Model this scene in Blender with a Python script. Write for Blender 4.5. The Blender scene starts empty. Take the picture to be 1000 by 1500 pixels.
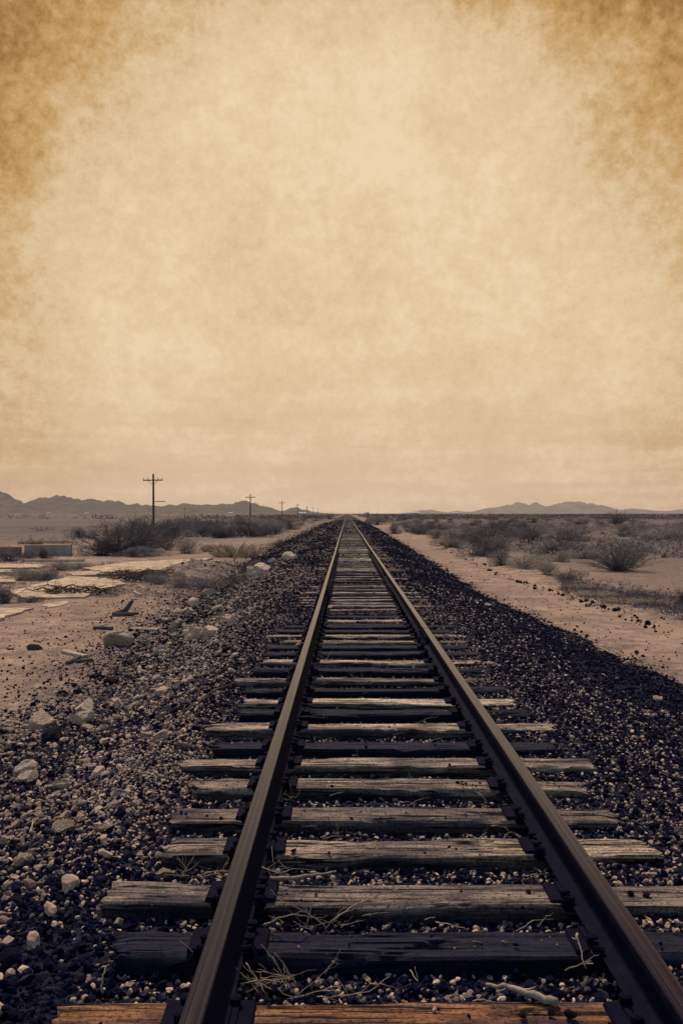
import bpy, math, random
import numpy as np
from math import radians as R, sin, cos, pi

random.seed(11)
RNG = np.random.default_rng(11)
S = bpy.context.scene
COL = S.collection

# ----------------------------------------------------------------- frame
F = 1250.0                     # focal length in pixels of a 1000 x 1500 picture
CX, CY = 508.0, 752.0          # where the rails meet
TIE_Z = 0.65                   # top of the sleepers above the desert floor
EYE = TIE_Z + 1.70             # camera height
TRACK_X = 0.286                # track centre, camera stands at x = 0
RAIL_X = (-0.466, 1.039)


def at(px, py, z=0.0):
    """Point on the horizontal plane z seen in direction (px, py)."""
    d = F * (EYE - z) / max(py - CY, 0.05)
    return ((px - CX) / F * d, d, z)


def sm(a, b, v):
    t = np.clip((np.asarray(v, float) - a) / (b - a), 0, 1)
    return t * t * (3 - 2 * t)


# ----------------------------------------------------------------- noise
def _h(ix, iy, seed):
    n = (ix.astype(np.int64) * 374761393 + iy.astype(np.int64) * 668265263 + seed * 974634777) & 0x7fffffff
    n = ((n ^ (n >> 13)) * 1274126177) & 0x7fffffff
    n = (n ^ (n >> 16)) & 0xffff
    return n / 65535.0


def vnoise(x, y, seed=0):
    x = np.asarray(x, float); y = np.asarray(y, float)
    x, y = np.broadcast_arrays(x, y)
    ix, iy = np.floor(x), np.floor(y)
    fx, fy = x - ix, y - iy
    fx = fx * fx * (3 - 2 * fx); fy = fy * fy * (3 - 2 * fy)
    a = _h(ix, iy, seed); b = _h(ix + 1, iy, seed)
    c = _h(ix, iy + 1, seed); d = _h(ix + 1, iy + 1, seed)
    return (a + (b - a) * fx) * (1 - fy) + (c + (d - c) * fx) * fy - 0.5


def fbm(x, y, seed=0, octs=4):
    s = 0; a = 1.0; f = 1.0
    for o in range(octs):
        s = s + a * vnoise(np.asarray(x) * f, np.asarray(y) * f, seed + o * 17)
        a *= 0.5; f *= 2.03
    return s


# ----------------------------------------------------------------- objects
def mesh_np(name, V, Fc, smooth=False):
    """Mesh from arrays: V (n,3), Fc either (m,k) array or list of index lists."""
    me = bpy.data.meshes.new(name)
    V = np.asarray(V, np.float32)
    if isinstance(Fc, np.ndarray):
        m, k = Fc.shape
        flat = Fc.astype(np.int32).ravel()
        starts = np.arange(0, m * k, k, dtype=np.int32)
        tot = np.full(m, k, np.int32)
    else:
        tot = np.array([len(f) for f in Fc], np.int32)
        flat = np.array([i for f in Fc for i in f], np.int32)
        starts = np.concatenate(([0], np.cumsum(tot)[:-1])).astype(np.int32)
        m = len(Fc)
    me.vertices.add(len(V)); me.vertices.foreach_set('co', V.ravel())
    me.loops.add(len(flat)); me.loops.foreach_set('vertex_index', flat)
    me.polygons.add(m); me.polygons.foreach_set('loop_start', starts)
    me.polygons.foreach_set('loop_total', tot)
    me.polygons.foreach_set('use_smooth', np.full(m, smooth, bool))
    me.update(calc_edges=True)
    me.validate()
    return me


def attr(me, name, vals):
    a = me.attributes.new(name, 'FLOAT', 'POINT')
    a.data.foreach_set('value', np.asarray(vals, np.float32))


def obj(name, me, mat=None, parent=None, loc=(0, 0, 0), rot=(0, 0, 0), scale=(1, 1, 1)):
    o = bpy.data.objects.new(name, me)
    COL.objects.link(o)
    if mat is not None and not me.materials:
        me.materials.append(mat)
    o.location = loc; o.rotation_euler = rot; o.scale = scale
    if parent:
        o.parent = parent
    return o


def empty(name, loc=(0, 0, 0), rz=0.0):
    o = bpy.data.objects.new(name, None)
    COL.objects.link(o)
    o.location = loc; o.rotation_euler = (0, 0, rz); o.empty_display_size = 0.2
    return o


def tag(o, label=None, cat=None, group=None, kind=None):
    if label: o['label'] = label
    if cat: o['category'] = cat
    if group: o['group'] = group
    if kind: o['kind'] = kind
    return o


class MB:
    """Collects shapes into one mesh."""
    def __init__(s):
        s.v = []; s.f = []

    def add(s, V, Fc):
        n = len(s.v)
        s.v.extend([tuple(p) for p in V]); s.f.extend([[i + n for i in f] for f in Fc])

    def box(s, c, d, rz=0.0, taper=1.0):
        x, y, z = [q / 2 for q in d]
        V = []
        for k, t in ((-1, 1.0), (1, taper)):
            for sx, sy in ((-1, -1), (1, -1), (1, 1), (-1, 1)):
                a, b = sx * x * t, sy * y * t
                V.append((c[0] + a * cos(rz) - b * sin(rz), c[1] + a * sin(rz) + b * cos(rz), c[2] + k * z))
        s.add(V, [(3, 2, 1, 0), (4, 5, 6, 7), (0, 1, 5, 4), (1, 2, 6, 5), (2, 3, 7, 6), (3, 0, 4, 7)])

    def tube(s, P, r, n=5):
        P = [np.array(p, float) for p in P]
        if not hasattr(r, '__len__'):
            r = [r] * len(P)
        V = []; Fc = []
        for i, p in enumerate(P):
            t = P[min(i + 1, len(P) - 1)] - P[max(i - 1, 0)]
            t = t / (np.linalg.norm(t) + 1e-9)
            u = np.cross(t, (0.31, 0.2, 0.93)); 
            if np.linalg.norm(u) < 1e-3: u = np.cross(t, (1, 0, 0))
            u /= np.linalg.norm(u); w = np.cross(t, u)
            for k in range(n):
                a = 2 * pi * k / n
                V.append(p + r[i] * (cos(a) * u + sin(a) * w))
        for i in range(len(P) - 1):
            for k in range(n):
                a = i * n + k; b = i * n + (k + 1) % n
                Fc.append((a, b, b + n, a + n))
        Fc.append(list(range(n - 1, -1, -1)))
        Fc.append([(len(P) - 1) * n + k for k in range(n)])
        s.add(V, Fc)

    def lathe(s, c, prof, n=10):
        V = []; Fc = []
        for r, z in prof:
            for k in range(n):
                a = 2 * pi * k / n
                V.append((c[0] + r * cos(a), c[1] + r * sin(a), c[2] + z))
        for i in range(len(prof) - 1):
            for k in range(n):
                a = i * n + k; b = i * n + (k + 1) % n
                Fc.append((a, b, b + n, a + n))
        Fc.append(list(range(n - 1, -1, -1))); Fc.append([(len(prof) - 1) * n + k for k in range(n)])
        s.add(V, Fc)

    def mesh(s, name, smooth=False):
        return mesh_np(name, np.array(s.v), s.f, smooth)


# ----------------------------------------------------------------- materials
class NT:
    def __init__(s, name):
        s.m = bpy.data.materials.new(name); s.m.use_nodes = True
        s.t = s.m.node_tree; s.t.nodes.clear()
        s.out = s.n('ShaderNodeOutputMaterial'); s.b = s.n('ShaderNodeBsdfPrincipled')
        s.l(s.b.outputs[0], s.out.inputs[0])

    def n(s, typ, **kw):
        q = s.t.nodes.new(typ)
        for k, v in kw.items():
            setattr(q, k, v)
        return q

    def l(s, a, b): s.t.links.new(a, b)

    def coord(s, out='Object'): return s.n('ShaderNodeTexCoord').outputs[out]

    def mapping(s, vec, scale=(1, 1, 1), loc=None):
        q = s.n('ShaderNodeMapping'); q.inputs['Scale'].default_value = scale
        s.l(vec, q.inputs['Vector'])
        if loc is not None: s.l(loc, q.inputs['Location'])
        return q.outputs[0]

    def noise(s, vec, scale, detail=4, rough=0.55, dist=0.0):
        q = s.n('ShaderNodeTexNoise'); q.inputs['Scale'].default_value = scale
        q.inputs['Detail'].default_value = detail; q.inputs['Roughness'].default_value = rough
        q.inputs['Distortion'].default_value = dist
        s.l(vec, q.inputs['Vector']); return q.outputs['Fac']

    def voro(s, vec, scale, out='Distance', rnd=1.0):
        q = s.n('ShaderNodeTexVoronoi'); q.inputs['Scale'].default_value = scale
        q.inputs['Randomness'].default_value = rnd
        s.l(vec, q.inputs['Vector']); return q.outputs[out]

    def ramp(s, fac, stops, interp='LINEAR'):
        q = s.n('ShaderNodeValToRGB'); e = q.color_ramp.elements
        q.color_ramp.interpolation = interp
        while len(e) < len(stops): e.new(0.5)
        for el, (p, c) in zip(e, stops):
            el.position = p
            el.color = (c, c, c, 1) if not hasattr(c, '__len__') else (*c, 1)
        s.l(fac, q.inputs[0]); return q.outputs[0]

    def math(s, op, a, b=None, clamp=False):
        q = s.n('ShaderNodeMath', operation=op, use_clamp=clamp)
        for i, v in enumerate((a, b)):
            if v is None: continue
            if isinstance(v, (int, float)): q.inputs[i].default_value = v
            else: s.l(v, q.inputs[i])
        return q.outputs[0]

    def mix(s, fac, a, b, mode='MIX'):
        q = s.n('ShaderNodeMix', data_type='RGBA', blend_type=mode)
        for i, v in ((0, fac), (6, a), (7, b)):
            if isinstance(v, (int, float)): q.inputs[i].default_value = v
            elif hasattr(v, '__len__'): q.inputs[i].default_value = (*v, 1)
            else: s.l(v, q.inputs[i])
        return q.outputs[2]

    def attr(s, name, typ='GEOMETRY'):
        q = s.n('ShaderNodeAttribute', attribute_type=typ, attribute_name=name); return q.outputs['Fac']

    def bump(s, h, strength=0.4, dist=0.02):
        q = s.n('ShaderNodeBump'); q.inputs['Strength'].default_value = strength
        q.inputs['Distance'].default_value = dist
        s.l(h, q.inputs['Height']); s.l(q.outputs[0], s.b.inputs['Normal'])

    def base(s, c, rough=0.9, spec=0.2, metal=0.0):
        if hasattr(c, '__len__'): s.b.inputs['Base Color'].default_value = (*c, 1)
        else: s.l(c, s.b.inputs['Base Color'])
        s.b.inputs['Roughness'].default_value = rough
        s.b.inputs['Specular IOR Level'].default_value = spec
        s.b.inputs['Metallic'].default_value = metal
        return s.m


def m_sand():
    t = NT('desert sand'); c = t.coord()
    big = t.noise(c, 0.11, 5, 0.6); mid = t.noise(c, 1.3, 6, 0.65, 0.3); fine = t.noise(c, 14, 5, 0.7)
    far = t.noise(t.mapping(c, (0.6, 1, 1)), 0.03, 9, 0.7)
    col = t.ramp(mid, [(0.34, (0.14, 0.09, 0.070)), (0.48, (0.28, 0.185, 0.132)), (0.64, (0.40, 0.27, 0.19))])
    col = t.mix(t.ramp(big, [(0.40, 0.0), (0.60, 0.8)]), col, (0.21, 0.14, 0.105))
    # distant flats are covered in grey-brown bursage litter
    far_amt = t.attr('flat')
    dk = t.mix(t.ramp(far, [(0.35, 0.0), (0.65, 1.0)]), (0.070, 0.057, 0.056), (0.175, 0.125, 0.10))
    col = t.mix(far_amt, col, dk)
    speck = t.ramp(fine, [(0.33, 0.0), (0.43, 1.0)])
    col = t.mix(speck, (0.06, 0.045, 0.045), col)
    v = t.voro(c, 38); pebble = t.ramp(v, [(0.06, 1.0), (0.13, 0.0)])
    msk = t.ramp(t.noise(c, 2.2, 3), [(0.48, 0.0), (0.62, 1.0)])
    col = t.mix(t.math('MULTIPLY', pebble, msk), col, (0.035, 0.033, 0.04))
    lit = t.attr('litter'); lm = t.ramp(t.noise(t.mapping(c, (1, 1, 1)), 7, 6, 0.75), [(0.40, 0.0), (0.56, 1.0)])
    col = t.mix(t.math('MULTIPLY', lit, lm), col, (0.045, 0.04, 0.045))
    h = t.math('ADD', t.math('MULTIPLY', mid, 0.6), t.math('MULTIPLY', fine, 0.5))
    t.bump(h, 0.7, 0.05)
    return t.base(col, 0.95, 0.1)


def m_bed():
    t = NT('ballast bed'); c = t.coord()
    cell = t.voro(c, 26, 'Color'); g = t.n('ShaderNodeSeparateColor'); t.l(cell, g.inputs[0])
    lf = t.attr('light')
    # share of pale stones follows the ballast, painted near darkening included
    th = t.math('ADD', g.outputs[0], t.math('SUBTRACT', lf, 0.5))
    th = t.math('ADD', th, t.math('MULTIPLY', t.math('SUBTRACT', t.noise(c, 0.5, 7, 0.7), 0.5), 1.3))
    col = t.ramp(th, [(0.40, (0.0015, 0.0015, 0.011)), (0.72, (0.007, 0.007, 0.021)), (0.84, (0.12, 0.09, 0.072)), (0.98, (0.32, 0.235, 0.175))])
    d = t.voro(c, 26)
    t.bump(t.math('SUBTRACT', 1.0, d), 1.0, 0.03)
    return t.base(col, 0.9, 0.15)


def m_stone():
    t = NT('ballast stone'); tone = t.attr('tone'); c = t.coord()
    n = t.noise(c, 55, 4, 0.65)
    th = t.math('ADD', tone, t.math('MULTIPLY', t.math('SUBTRACT', n, 0.5), 0.32))
    col = t.ramp(th, [(0.05, (0.0010, 0.0010, 0.009)), (0.38, (0.005, 0.005, 0.022)), (0.55, (0.048, 0.042, 0.056)),
                      (0.75, (0.28, 0.19, 0.135)), (1.0, (0.54, 0.38, 0.27))])
    t.bump(n, 0.6, 0.01)
    return t.base(col, 0.95, 0.06)


def m_rock(name, a, b, sc=9):
    t = NT(name); c = t.coord()
    n = t.noise(c, sc, 8, 0.65, 0.4); v = t.voro(c, sc * 0.8)
    oi = t.n('ShaderNodeObjectInfo')
    col = t.ramp(n, [(0.3, a), (0.65, b)])
    col = t.mix(0.45, col, t.ramp(oi.outputs['Random'], [(0, tuple(q * 0.55 for q in a)), (1, b)]))
    t.bump(t.math('ADD', n, t.math('MULTIPLY', v, 0.3)), 0.9, 0.05)
    return t.base(col, 0.92, 0.12)


def m_tie():
    t = NT('weathered timber')
    oi = t.n('ShaderNodeObjectInfo'); cmb = t.n('ShaderNodeCombineXYZ')
    k = t.math('MULTIPLY', oi.outputs['Random'], 37.0)
    for i in range(3): t.l(k, cmb.inputs[i])
    c = t.coord(); off = cmb.outputs[0]
    g1 = t.noise(t.mapping(c, (3.2, 46, 46), off), 1.0, 10, 0.78, 0.5)
    g2 = t.noise(t.mapping(c, (7, 95, 95), off), 1.0, 6, 0.75, 0.2)
    blot = t.noise(t.mapping(c, (2.0, 5, 5), off), 1.0, 5, 0.6)
    g = t.math('ADD', t.math('MULTIPLY', g1, 0.6), t.math('MULTIPLY', g2, 0.4))
    val = t.ramp(g, [(0.38, 0.06), (0.455, 0.5), (0.52, 1.0), (0.60, 1.5)])
    col = t.mix(1.0, oi.outputs['Color'], val, 'MULTIPLY')
    col = t.mix(t.ramp(blot, [(0.46, 0.0), (0.62, 0.75)]), col, (0.016, 0.015, 0.034))
    wear_shade = t.attr('wear_shade')
    col = t.mix(wear_shade, t.mix(0.88, col, (0.002, 0.002, 0.013)), col)  # sides pulled to navy black: creosote, with shade painted into the colour
    crk = t.ramp(t.noise(t.mapping(c, (1.5, 52, 52), off), 1.0, 4, 0.6, 0.6), [(0.395, 0.0), (0.43, 1.0)])
    grit = t.ramp(t.noise(c, 60, 6, 0.8), [(0.40, 0.25), (0.50, 1.0)])
    col = t.mix(1.0, col, grit, 'MULTIPLY')
    col = t.mix(crk, (0.006, 0.005, 0.011), col)
    t.bump(t.math('ADD', g, t.math('MULTIPLY', crk, 0.5)), 0.9, 0.015)
    return t.base(col, 0.88, 0.15)


def m_rail():
    t = NT('rusted rail steel'); c = t.coord(); hd = t.attr('head')
    st = t.noise(t.mapping(c, (150, 0.5, 20)), 1.0, 5, 0.6); sp = t.noise(c, 22, 6, 0.7)
    rust = t.ramp(sp, [(0.3, (0.001, 0.001, 0.008)), (0.55, (0.003, 0.003, 0.012)), (0.75, (0.010, 0.008, 0.014))])
    run = t.ramp(st, [(0.40, (0.0015, 0.0015, 0.010)), (0.5, (0.005, 0.005, 0.016)), (0.61, (0.030, 0.023, 0.025))])
    col = t.mix(hd, rust, run)
    m = t.base(col, 0.6, 0.4)
    t.l(t.math('ADD', 0.05, t.math('MULTIPLY', hd, 0.06)), t.b.inputs['Specular IOR Level'])
    t.l(t.math('SUBTRACT', 0.85, t.math('MULTIPLY', hd, t.math('ADD', 0.60, t.math('MULTIPLY', sp, 0.08)))), t.b.inputs['Roughness'])
    t.bump(t.math('ADD', t.math('MULTIPLY', st, 0.5), sp), 0.25, 0.004)
    return m


def m_noisy(name, a, b, sc=12, rough=0.9, spec=0.15, stretch=(1, 1, 1), bump=0.3, dist=0.01):
    t = NT(name); c = t.mapping(t.coord(), stretch)
    n = t.noise(c, sc, 6, 0.65, 0.2)
    t.bump(n, bump, dist)
    return t.base(t.ramp(n, [(0.3, a), (0.7, b)]), rough, spec)


def m_leaf(name, a, b):
    t = NT(name); q = t.n('ShaderNodeObjectInfo'); tone = t.attr('tone')
    k = t.math('ADD', t.math('MULTIPLY', tone, 0.75), t.math('MULTIPLY', q.outputs['Random'], 0.25))
    c = t.ramp(k, [(0.1, a), (0.9, b)])
    m = t.base(c, 0.85, 0.1)
    tr = t.n('ShaderNodeBsdfTranslucent'); t.l(c, tr.inputs[0]); mx = t.n('ShaderNodeMixShader'); mx.inputs[0].default_value = 0.4
    t.l(t.b.outputs[0], mx.inputs[1]); t.l(tr.outputs[0], mx.inputs[2]); t.l(mx.outputs[0], t.out.inputs[0])
    return m


def m_concrete():
    t = NT('old concrete'); c = t.coord()
    n = t.noise(c, 1.2, 8, 0.7, 0.3); f = t.noise(c, 30, 4, 0.6)
    col = t.ramp(n, [(0.38, (0.25, 0.17, 0.115)), (0.5, (0.41, 0.29, 0.19)), (0.62, (0.50, 0.365, 0.245))])
    stain = t.ramp(t.noise(t.mapping(c, (1, 1, 0.25)), 2.5, 6, 0.7), [(0.40, 0.0), (0.50, 1.0)])
    col = t.mix(stain, (0.20, 0.14, 0.10), col)
    t.bump(f, 0.3, 0.01)
    return t.base(col, 0.9, 0.15)


M = dict(
    sand=m_sand(), bed=m_bed(), stone=m_stone(), tie=m_tie(), rail=m_rail(), concrete=m_concrete(),
    rock=m_rock('pale rock', (0.30, 0.205, 0.14), (0.66, 0.475, 0.335)),
    dark_rock=m_rock('dark slag rock', (0.003, 0.003, 0.011), (0.018, 0.017, 0.027), 16),
    iron=m_noisy('dark iron', (0.0012, 0.0012, 0.009), (0.005, 0.005, 0.014), 40, 0.9, 0.05),
    twig=m_noisy('dry twig', (0.11, 0.082, 0.064), (0.36, 0.27, 0.20), 30, 0.85, 0.15, (1, 1, 1), 0.4, 0.004),
    dark_twig=m_noisy('dark dead wood', (0.030, 0.026, 0.030), (0.10, 0.08, 0.07), 14, 0.9, 0.1),
    pole=m_noisy('old pole timber', (0.035, 0.030, 0.034), (0.085, 0.068, 0.065), 4, 0.9, 0.1, (6, 6, 0.6)),
    plank=m_noisy('bleached plank', (0.22, 0.16, 0.115), (0.46, 0.34, 0.25), 9, 0.85, 0.15, (1, 14, 14)),
    stem=m_noisy('shrub stems', (0.045, 0.040, 0.044), (0.13, 0.105, 0.095), 9),
    leaf_dark=m_leaf('creosote leaves', (0.026, 0.026, 0.044), (0.17, 0.15, 0.15)),
    leaf_grey=m_leaf('saltbush leaves', (0.075, 0.068, 0.080), (0.31, 0.26, 0.23)),
    leaf_dry=m_leaf('dry grass', (0.30, 0.235, 0.175), (0.60, 0.47, 0.35)),
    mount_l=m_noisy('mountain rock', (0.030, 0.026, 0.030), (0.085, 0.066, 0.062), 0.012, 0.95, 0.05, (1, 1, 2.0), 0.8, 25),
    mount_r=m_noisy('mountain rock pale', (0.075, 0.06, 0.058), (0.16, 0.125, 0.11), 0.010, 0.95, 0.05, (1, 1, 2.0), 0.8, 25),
    white=m_noisy('white paint', (0.50, 0.43, 0.36), (0.66, 0.58, 0.49), 0.6),
    roof=m_noisy('pale metal roof', (0.45, 0.40, 0.35), (0.6, 0.54, 0.47), 0.4),
    glass_ins=m_noisy('insulator glaze', (0.02, 0.02, 0.022), (0.05, 0.045, 0.045), 20, 0.3, 0.5),
)

# ----------------------------------------------------------------- terrain
_ty = [0, 5, 7.8, 11.4, 17, 25, 60, 130, 400, 3000]
_tl = [-3.0, -3.05, -3.15, -3.3, -3.7, -4.15, -5.0, -5.0, -4.8, -4.8]
_tr = [4.6, 4.6, 4.6, 4.55, 4.2, 3.9, 4.2, 4.7, 4.7, 4.7]


def toe_l(y): return np.interp(y, _ty, _tl) + 0.5 * fbm(np.asarray(y) * 0.45, 3.3, 5, 3)
def toe_r(y): return np.interp(y, _ty, _tr) + 0.35 * fbm(np.asarray(y) * 0.5, 9.3, 6, 3)


MOUND = at(292, 838)


def ground_z(x, y):
    x = np.asarray(x, float); y = np.asarray(y, float)
    d = np.hypot(x, y)
    z = 0.05 * fbm(x * 0.5, y * 0.5, 1, 3) + 0.02 * fbm(x * 2.6, y * 2.6, 2, 3)
    z = z + sm(40, 400, d) * 0.5 * fbm(x * 0.012, y * 0.012, 3, 3)
    z = z + 0.52 * np.exp(-(((x - MOUND[0]) / 1.25) ** 2 + ((y - MOUND[1]) / 1.9) ** 2)) * (1 + 0.5 * fbm(x * 1.7, y * 1.7, 8, 3))
    z = z - 0.04 * np.exp(-((x - 6.1) / 0.35) ** 2) * sm(3, 8, y)          # wheel rut on the sandy road
    z = z + 0.06 * np.exp(-((x - 6.9) / 0.5) ** 2) * sm(3, 8, y)
    return z


def bed_z(x, y):
    """Ballast surface across and along the track."""
    x = np.asarray(x, float); y = np.asarray(y, float)
    tl, tr = toe_l(y), toe_r(y)
    l_off = -0.085 + 0.07 * sm(7.5, 15, y)
    r_off = -0.052 + 0.03 * sm(4, 10, y)
    c_off = -0.080 + 0.018 * sm(6, 15, y)
    top = np.where(x < RAIL_X[0], l_off, np.where(x > RAIL_X[1], r_off, c_off))
    s1 = sm(RAIL_X[0] - 0.15, RAIL_X[0] + 0.15, x); s2 = sm(RAIL_X[1] - 0.15, RAIL_X[1] + 0.15, x)
    top = l_off * (1 - s1) + s1 * (c_off * (1 - s2) + r_off * s2)
    # gravel heaped against the sleeper ends
    top = top + 0.045 * np.exp(-((x + 1.35) / 0.25) ** 2) + 0.02 * np.exp(-((x - 2.0) / 0.3) ** 2)
    z = TIE_Z + top
    hl = np.clip((x - tl) / (-1.25 - tl), 0, 1); hr = np.clip((tr - x) / (tr - 1.95), 0, 1)
    z = z * np.where(x < -1.25, hl ** 0.92, 1) * np.where(x > 1.95, hr ** 1.05, 1)
    z = np.where(x < tl, -0.35 * (tl - x), z); z = np.where(x > tr, -0.35 * (x - tr), z)
    z = z + (0.035 * fbm(x * 1.6, y * 1.6, 31, 3) + 0.10 * fbm(x * 0.9, y * 0.6, 37, 3) * sm(-1.4, -2.2, x) * (x > tl) + 0.015 * fbm(x * 6, y * 6, 32, 2)) * (0.5 + sm(1.6, 2.2, np.abs(x - TRACK_X)))
    return z


def grid(name, xs, ys, zf, mat, smooth=True):
    X, Y = np.meshgrid(xs, ys)
    Z = zf(X, Y)
    V = np.stack([X, Y, Z], -1).reshape(-1, 3)
    nx, ny = len(xs), len(ys)
    i = np.arange(nx * ny).reshape(ny, nx)
    Fc = np.stack([i[:-1, :-1], i[:-1, 1:], i[1:, 1:], i[1:, :-1]], -1).reshape(-1, 4)
    me = mesh_np(name, V, Fc, smooth)
    return me, V


def stretch(a, step, end, k=1.06):
    r = [a]
    while abs(r[-1] - a) < abs(end - a):
        r.append(r[-1] + step); step *= k
    r[-1] = end
    return r


gx = np.array(sorted(set(stretch(-11, -0.14, -9500, 1.08)[1:] + list(np.arange(-11, 13, 0.14)) + stretch(13, 0.14, 9500, 1.08))))
gy = np.array(sorted(set(stretch(2, -0.6, -900, 1.4)[1:] + list(np.arange(2, 16, 0.12)) + stretch(16, 0.13, 10500, 1.035))))
me, V = grid('ground', gx, gy, ground_z, M['sand'])
x, y = V[:, 0], V[:, 1]
flat = np.where(x < 0, sm(52, 90, y) * sm(-4, -14, x) + 0.55 * sm(100, 300, y), 0.62 * sm(7.5, 11, x) * sm(22, 45, y) + 0.3 * sm(100, 500, y))
attr(me, 'flat', np.clip(flat, 0, 0.95))
dl = toe_l(y) - x; dr = x - toe_r(y)
lit = np.exp(-np.clip(dl, 0, 9) / 0.9) * (x < 0) * 0.9 + np.exp(-np.clip(dr, 0, 9) / 0.35) * (x > 0) * 0.7
lit = lit + 0.55 * (x < 0) * sm(9.5, 7.5, y) + 0.8 * np.exp(-(((x - MOUND[0]) / 1.6) ** 2 + ((y - MOUND[1] + 1.2) / 1.2) ** 2))
lit = lit + 0.55 * (x > 6.2) * sm(6.2, 7.2, x) * sm(11, 8.5, x) * sm(17, 20, y) * sm(34, 28, y)
lit = lit + 0.3 * sm(8, 12, x) + 0.26 + 0.7 * np.clip(fbm(x * 0.35, y * 0.35, 44, 3), 0, 1) * (x < 0)
attr(me, 'litter', np.clip(lit, 0, 1))
tag(obj('ground', me, M['sand']), kind='structure')

bx = np.array(sorted(list(np.arange(-6.4, 6.0, 0.09))))
by = np.array(list(np.arange(1.2, 16, 0.09)) + stretch(16, 0.1, 2400, 1.045))
me, V = grid('ballast_bed', bx, by, bed_z, M['bed'])
x, y = V[:, 0], V[:, 1]


def light_share(x, y):
    """Share of pale stones in the ballast (0..1)."""
    x = np.asarray(x, float); y = np.asarray(y, float)
    mid = np.exp(-((x + 1.75 + 0.05 * (y - 5)) / 0.55) ** 2) * sm(3.4, 6, y) * sm(45, 22, y)
    l = np.where(x < -1.0, 0.26 - 0.15 * sm(4.6, 3.2, y) - 0.16 * sm(20, 40, y) + 0.32 * mid, np.where(x > 1.75, 0.10 + 0.16 * sm(8, 4, y) * sm(3.0, 1.8, x) - 0.05 * sm(10, 25, y), 0.25 - 0.07 * sm(4.4, 3.4, y) - 0.12 * sm(9, 20, y)))  # left and centre: fewer pale stones near camera, vignette darkening put into colour
    ridge = np.exp(-((x + 2.6) / 0.35) ** 2) * 0.22 * sm(22, 35, y)
    return l + ridge + 0.42 * fbm(x * 0.9, y * 0.5, 71, 4) * np.where(x < -1, 1.0, 0.5)


attr(me, 'light', np.clip(0.20 + 0.55 * light_share(x, y), 0, 1))
tag(obj('ballast_bed', me, M['bed']), kind='structure')

# ----------------------------------------------------------------- stones
t_ = (1 + 5 ** 0.5) / 2
ICO_V = np.array([(-1, t_, 0), (1, t_, 0), (-1, -t_, 0), (1, -t_, 0), (0, -1, t_), (0, 1, t_), (0, -1, -t_), (0, 1, -t_),
                  (t_, 0, -1), (t_, 0, 1), (-t_, 0, -1), (-t_, 0, 1)], float)
ICO_V /= np.linalg.norm(ICO_V[0])
ICO_F = np.array([(0, 11, 5), (0, 5, 1), (0, 1, 7), (0, 7, 10), (0, 10, 11), (1, 5, 9), (5, 11, 4), (11, 10, 2), (10, 7, 6), (7, 1, 8),
                  (3, 9, 4), (3, 4, 2), (3, 2, 6), (3, 6, 8), (3, 8, 9), (4, 9, 5), (2, 4, 11), (6, 2, 10), (8, 6, 7), (9, 8, 1)], int)


def subdiv(V, Fc):
    V = [tuple(v) for v in V]; cache = {}; out = []

    def mid(a, b):
        k = (min(a, b), max(a, b))
        if k not in cache:
            m = (np.array(V[a]) + np.array(V[b])) / 2; m /= np.linalg.norm(m)
            V.append(tuple(m)); cache[k] = len(V) - 1
        return cache[k]
    for a, b, c in Fc:
        ab, bc, ca = mid(a, b), mid(b, c), mid(c, a)
        out += [(a, ab, ca), (b, bc, ab), (c, ca, bc), (ab, bc, ca)]
    return np.array(V), np.array(out)


LOD = [(ICO_V, ICO_F)]
LOD.append(subdiv(*LOD[0])); LOD.append(subdiv(*LOD[1])); LOD.append(subdiv(*LOD[2]))


def rocky(V, rng, cuts=7, lo=0.45, hi=0.9, rough=0.06):
    """Unit sphere cut by random planes: an angular stone."""
    W = V.copy()
    for _ in range(cuts):
        n = rng.normal(size=3); n /= np.linalg.norm(n)
        d = rng.uniform(lo, hi)
        k = W @ n
        W = W - np.outer(np.clip(k - d, 0, None), n)
    W = W * (1 + rng.normal(size=(len(W), 1)) * rough)
    return W


def stone_field(name, P, size, tone, lod, squash=0.9, label_kind='stuff', cat=None, label=None):
    rng = np.random.default_rng(len(P) + lod)
    V0, F0 = LOD[lod]
    protos = np.stack([rocky(V0, rng, 9 if k % 4 else 3, 0.38, 0.85, 0.09) * np.array([1, rng.uniform(.65, 1), rng.uniform(.5, .85)]) for k in range(16)])
    n = len(P); k = rng.integers(0, 16, n)
    # random rotations from quaternions
    q = rng.normal(size=(n, 4)); q /= np.linalg.norm(q, axis=1)[:, None]
    w, a, b, c = q.T
    Rm = np.stack([1 - 2 * (b * b + c * c), 2 * (a * b - c * w), 2 * (a * c + b * w), 2 * (a * b + c * w), 1 - 2 * (a * a + c * c), 2 * (b * c - a * w),
                   2 * (a * c - b * w), 2 * (b * c + a * w), 1 - 2 * (a * a + b * b)], -1).reshape(n, 3, 3).astype(np.float32)
    V = np.einsum('nij,nvj->nvi', Rm, (protos[k] * (size[:, None, None] * 0.5)).astype(np.float32))
    V[..., 2] *= squash
    V += P[:, None, :].astype(np.float32)
    Fc = (F0[None] + (np.arange(n) * len(V0))[:, None, None]).reshape(-1, 3)
    me = mesh_np(name, V.reshape(-1, 3), Fc, False)
    attr(me, 'tone', np.repeat(tone, len(V0)))
    o = obj(name, me, M['stone'])
    tag(o, label, cat, kind='stuff')
    return o


def scatter(y0, y1, dens, margin=1.4):
    """Random ground positions inside the view plus a margin each side."""
    w0 = min(0.41 * y1 + margin, 7.0)
    n = int(dens * (y1 - y0) * 2 * w0)
    y = RNG.uniform(y0, y1, n); x = RNG.uniform(-w0, w0, n)
    k = (x > -0.41 * y - margin) & (x < 0.40 * y + margin) & (x > -7) & (x < 7)
    return x[k], y[k]


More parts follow.
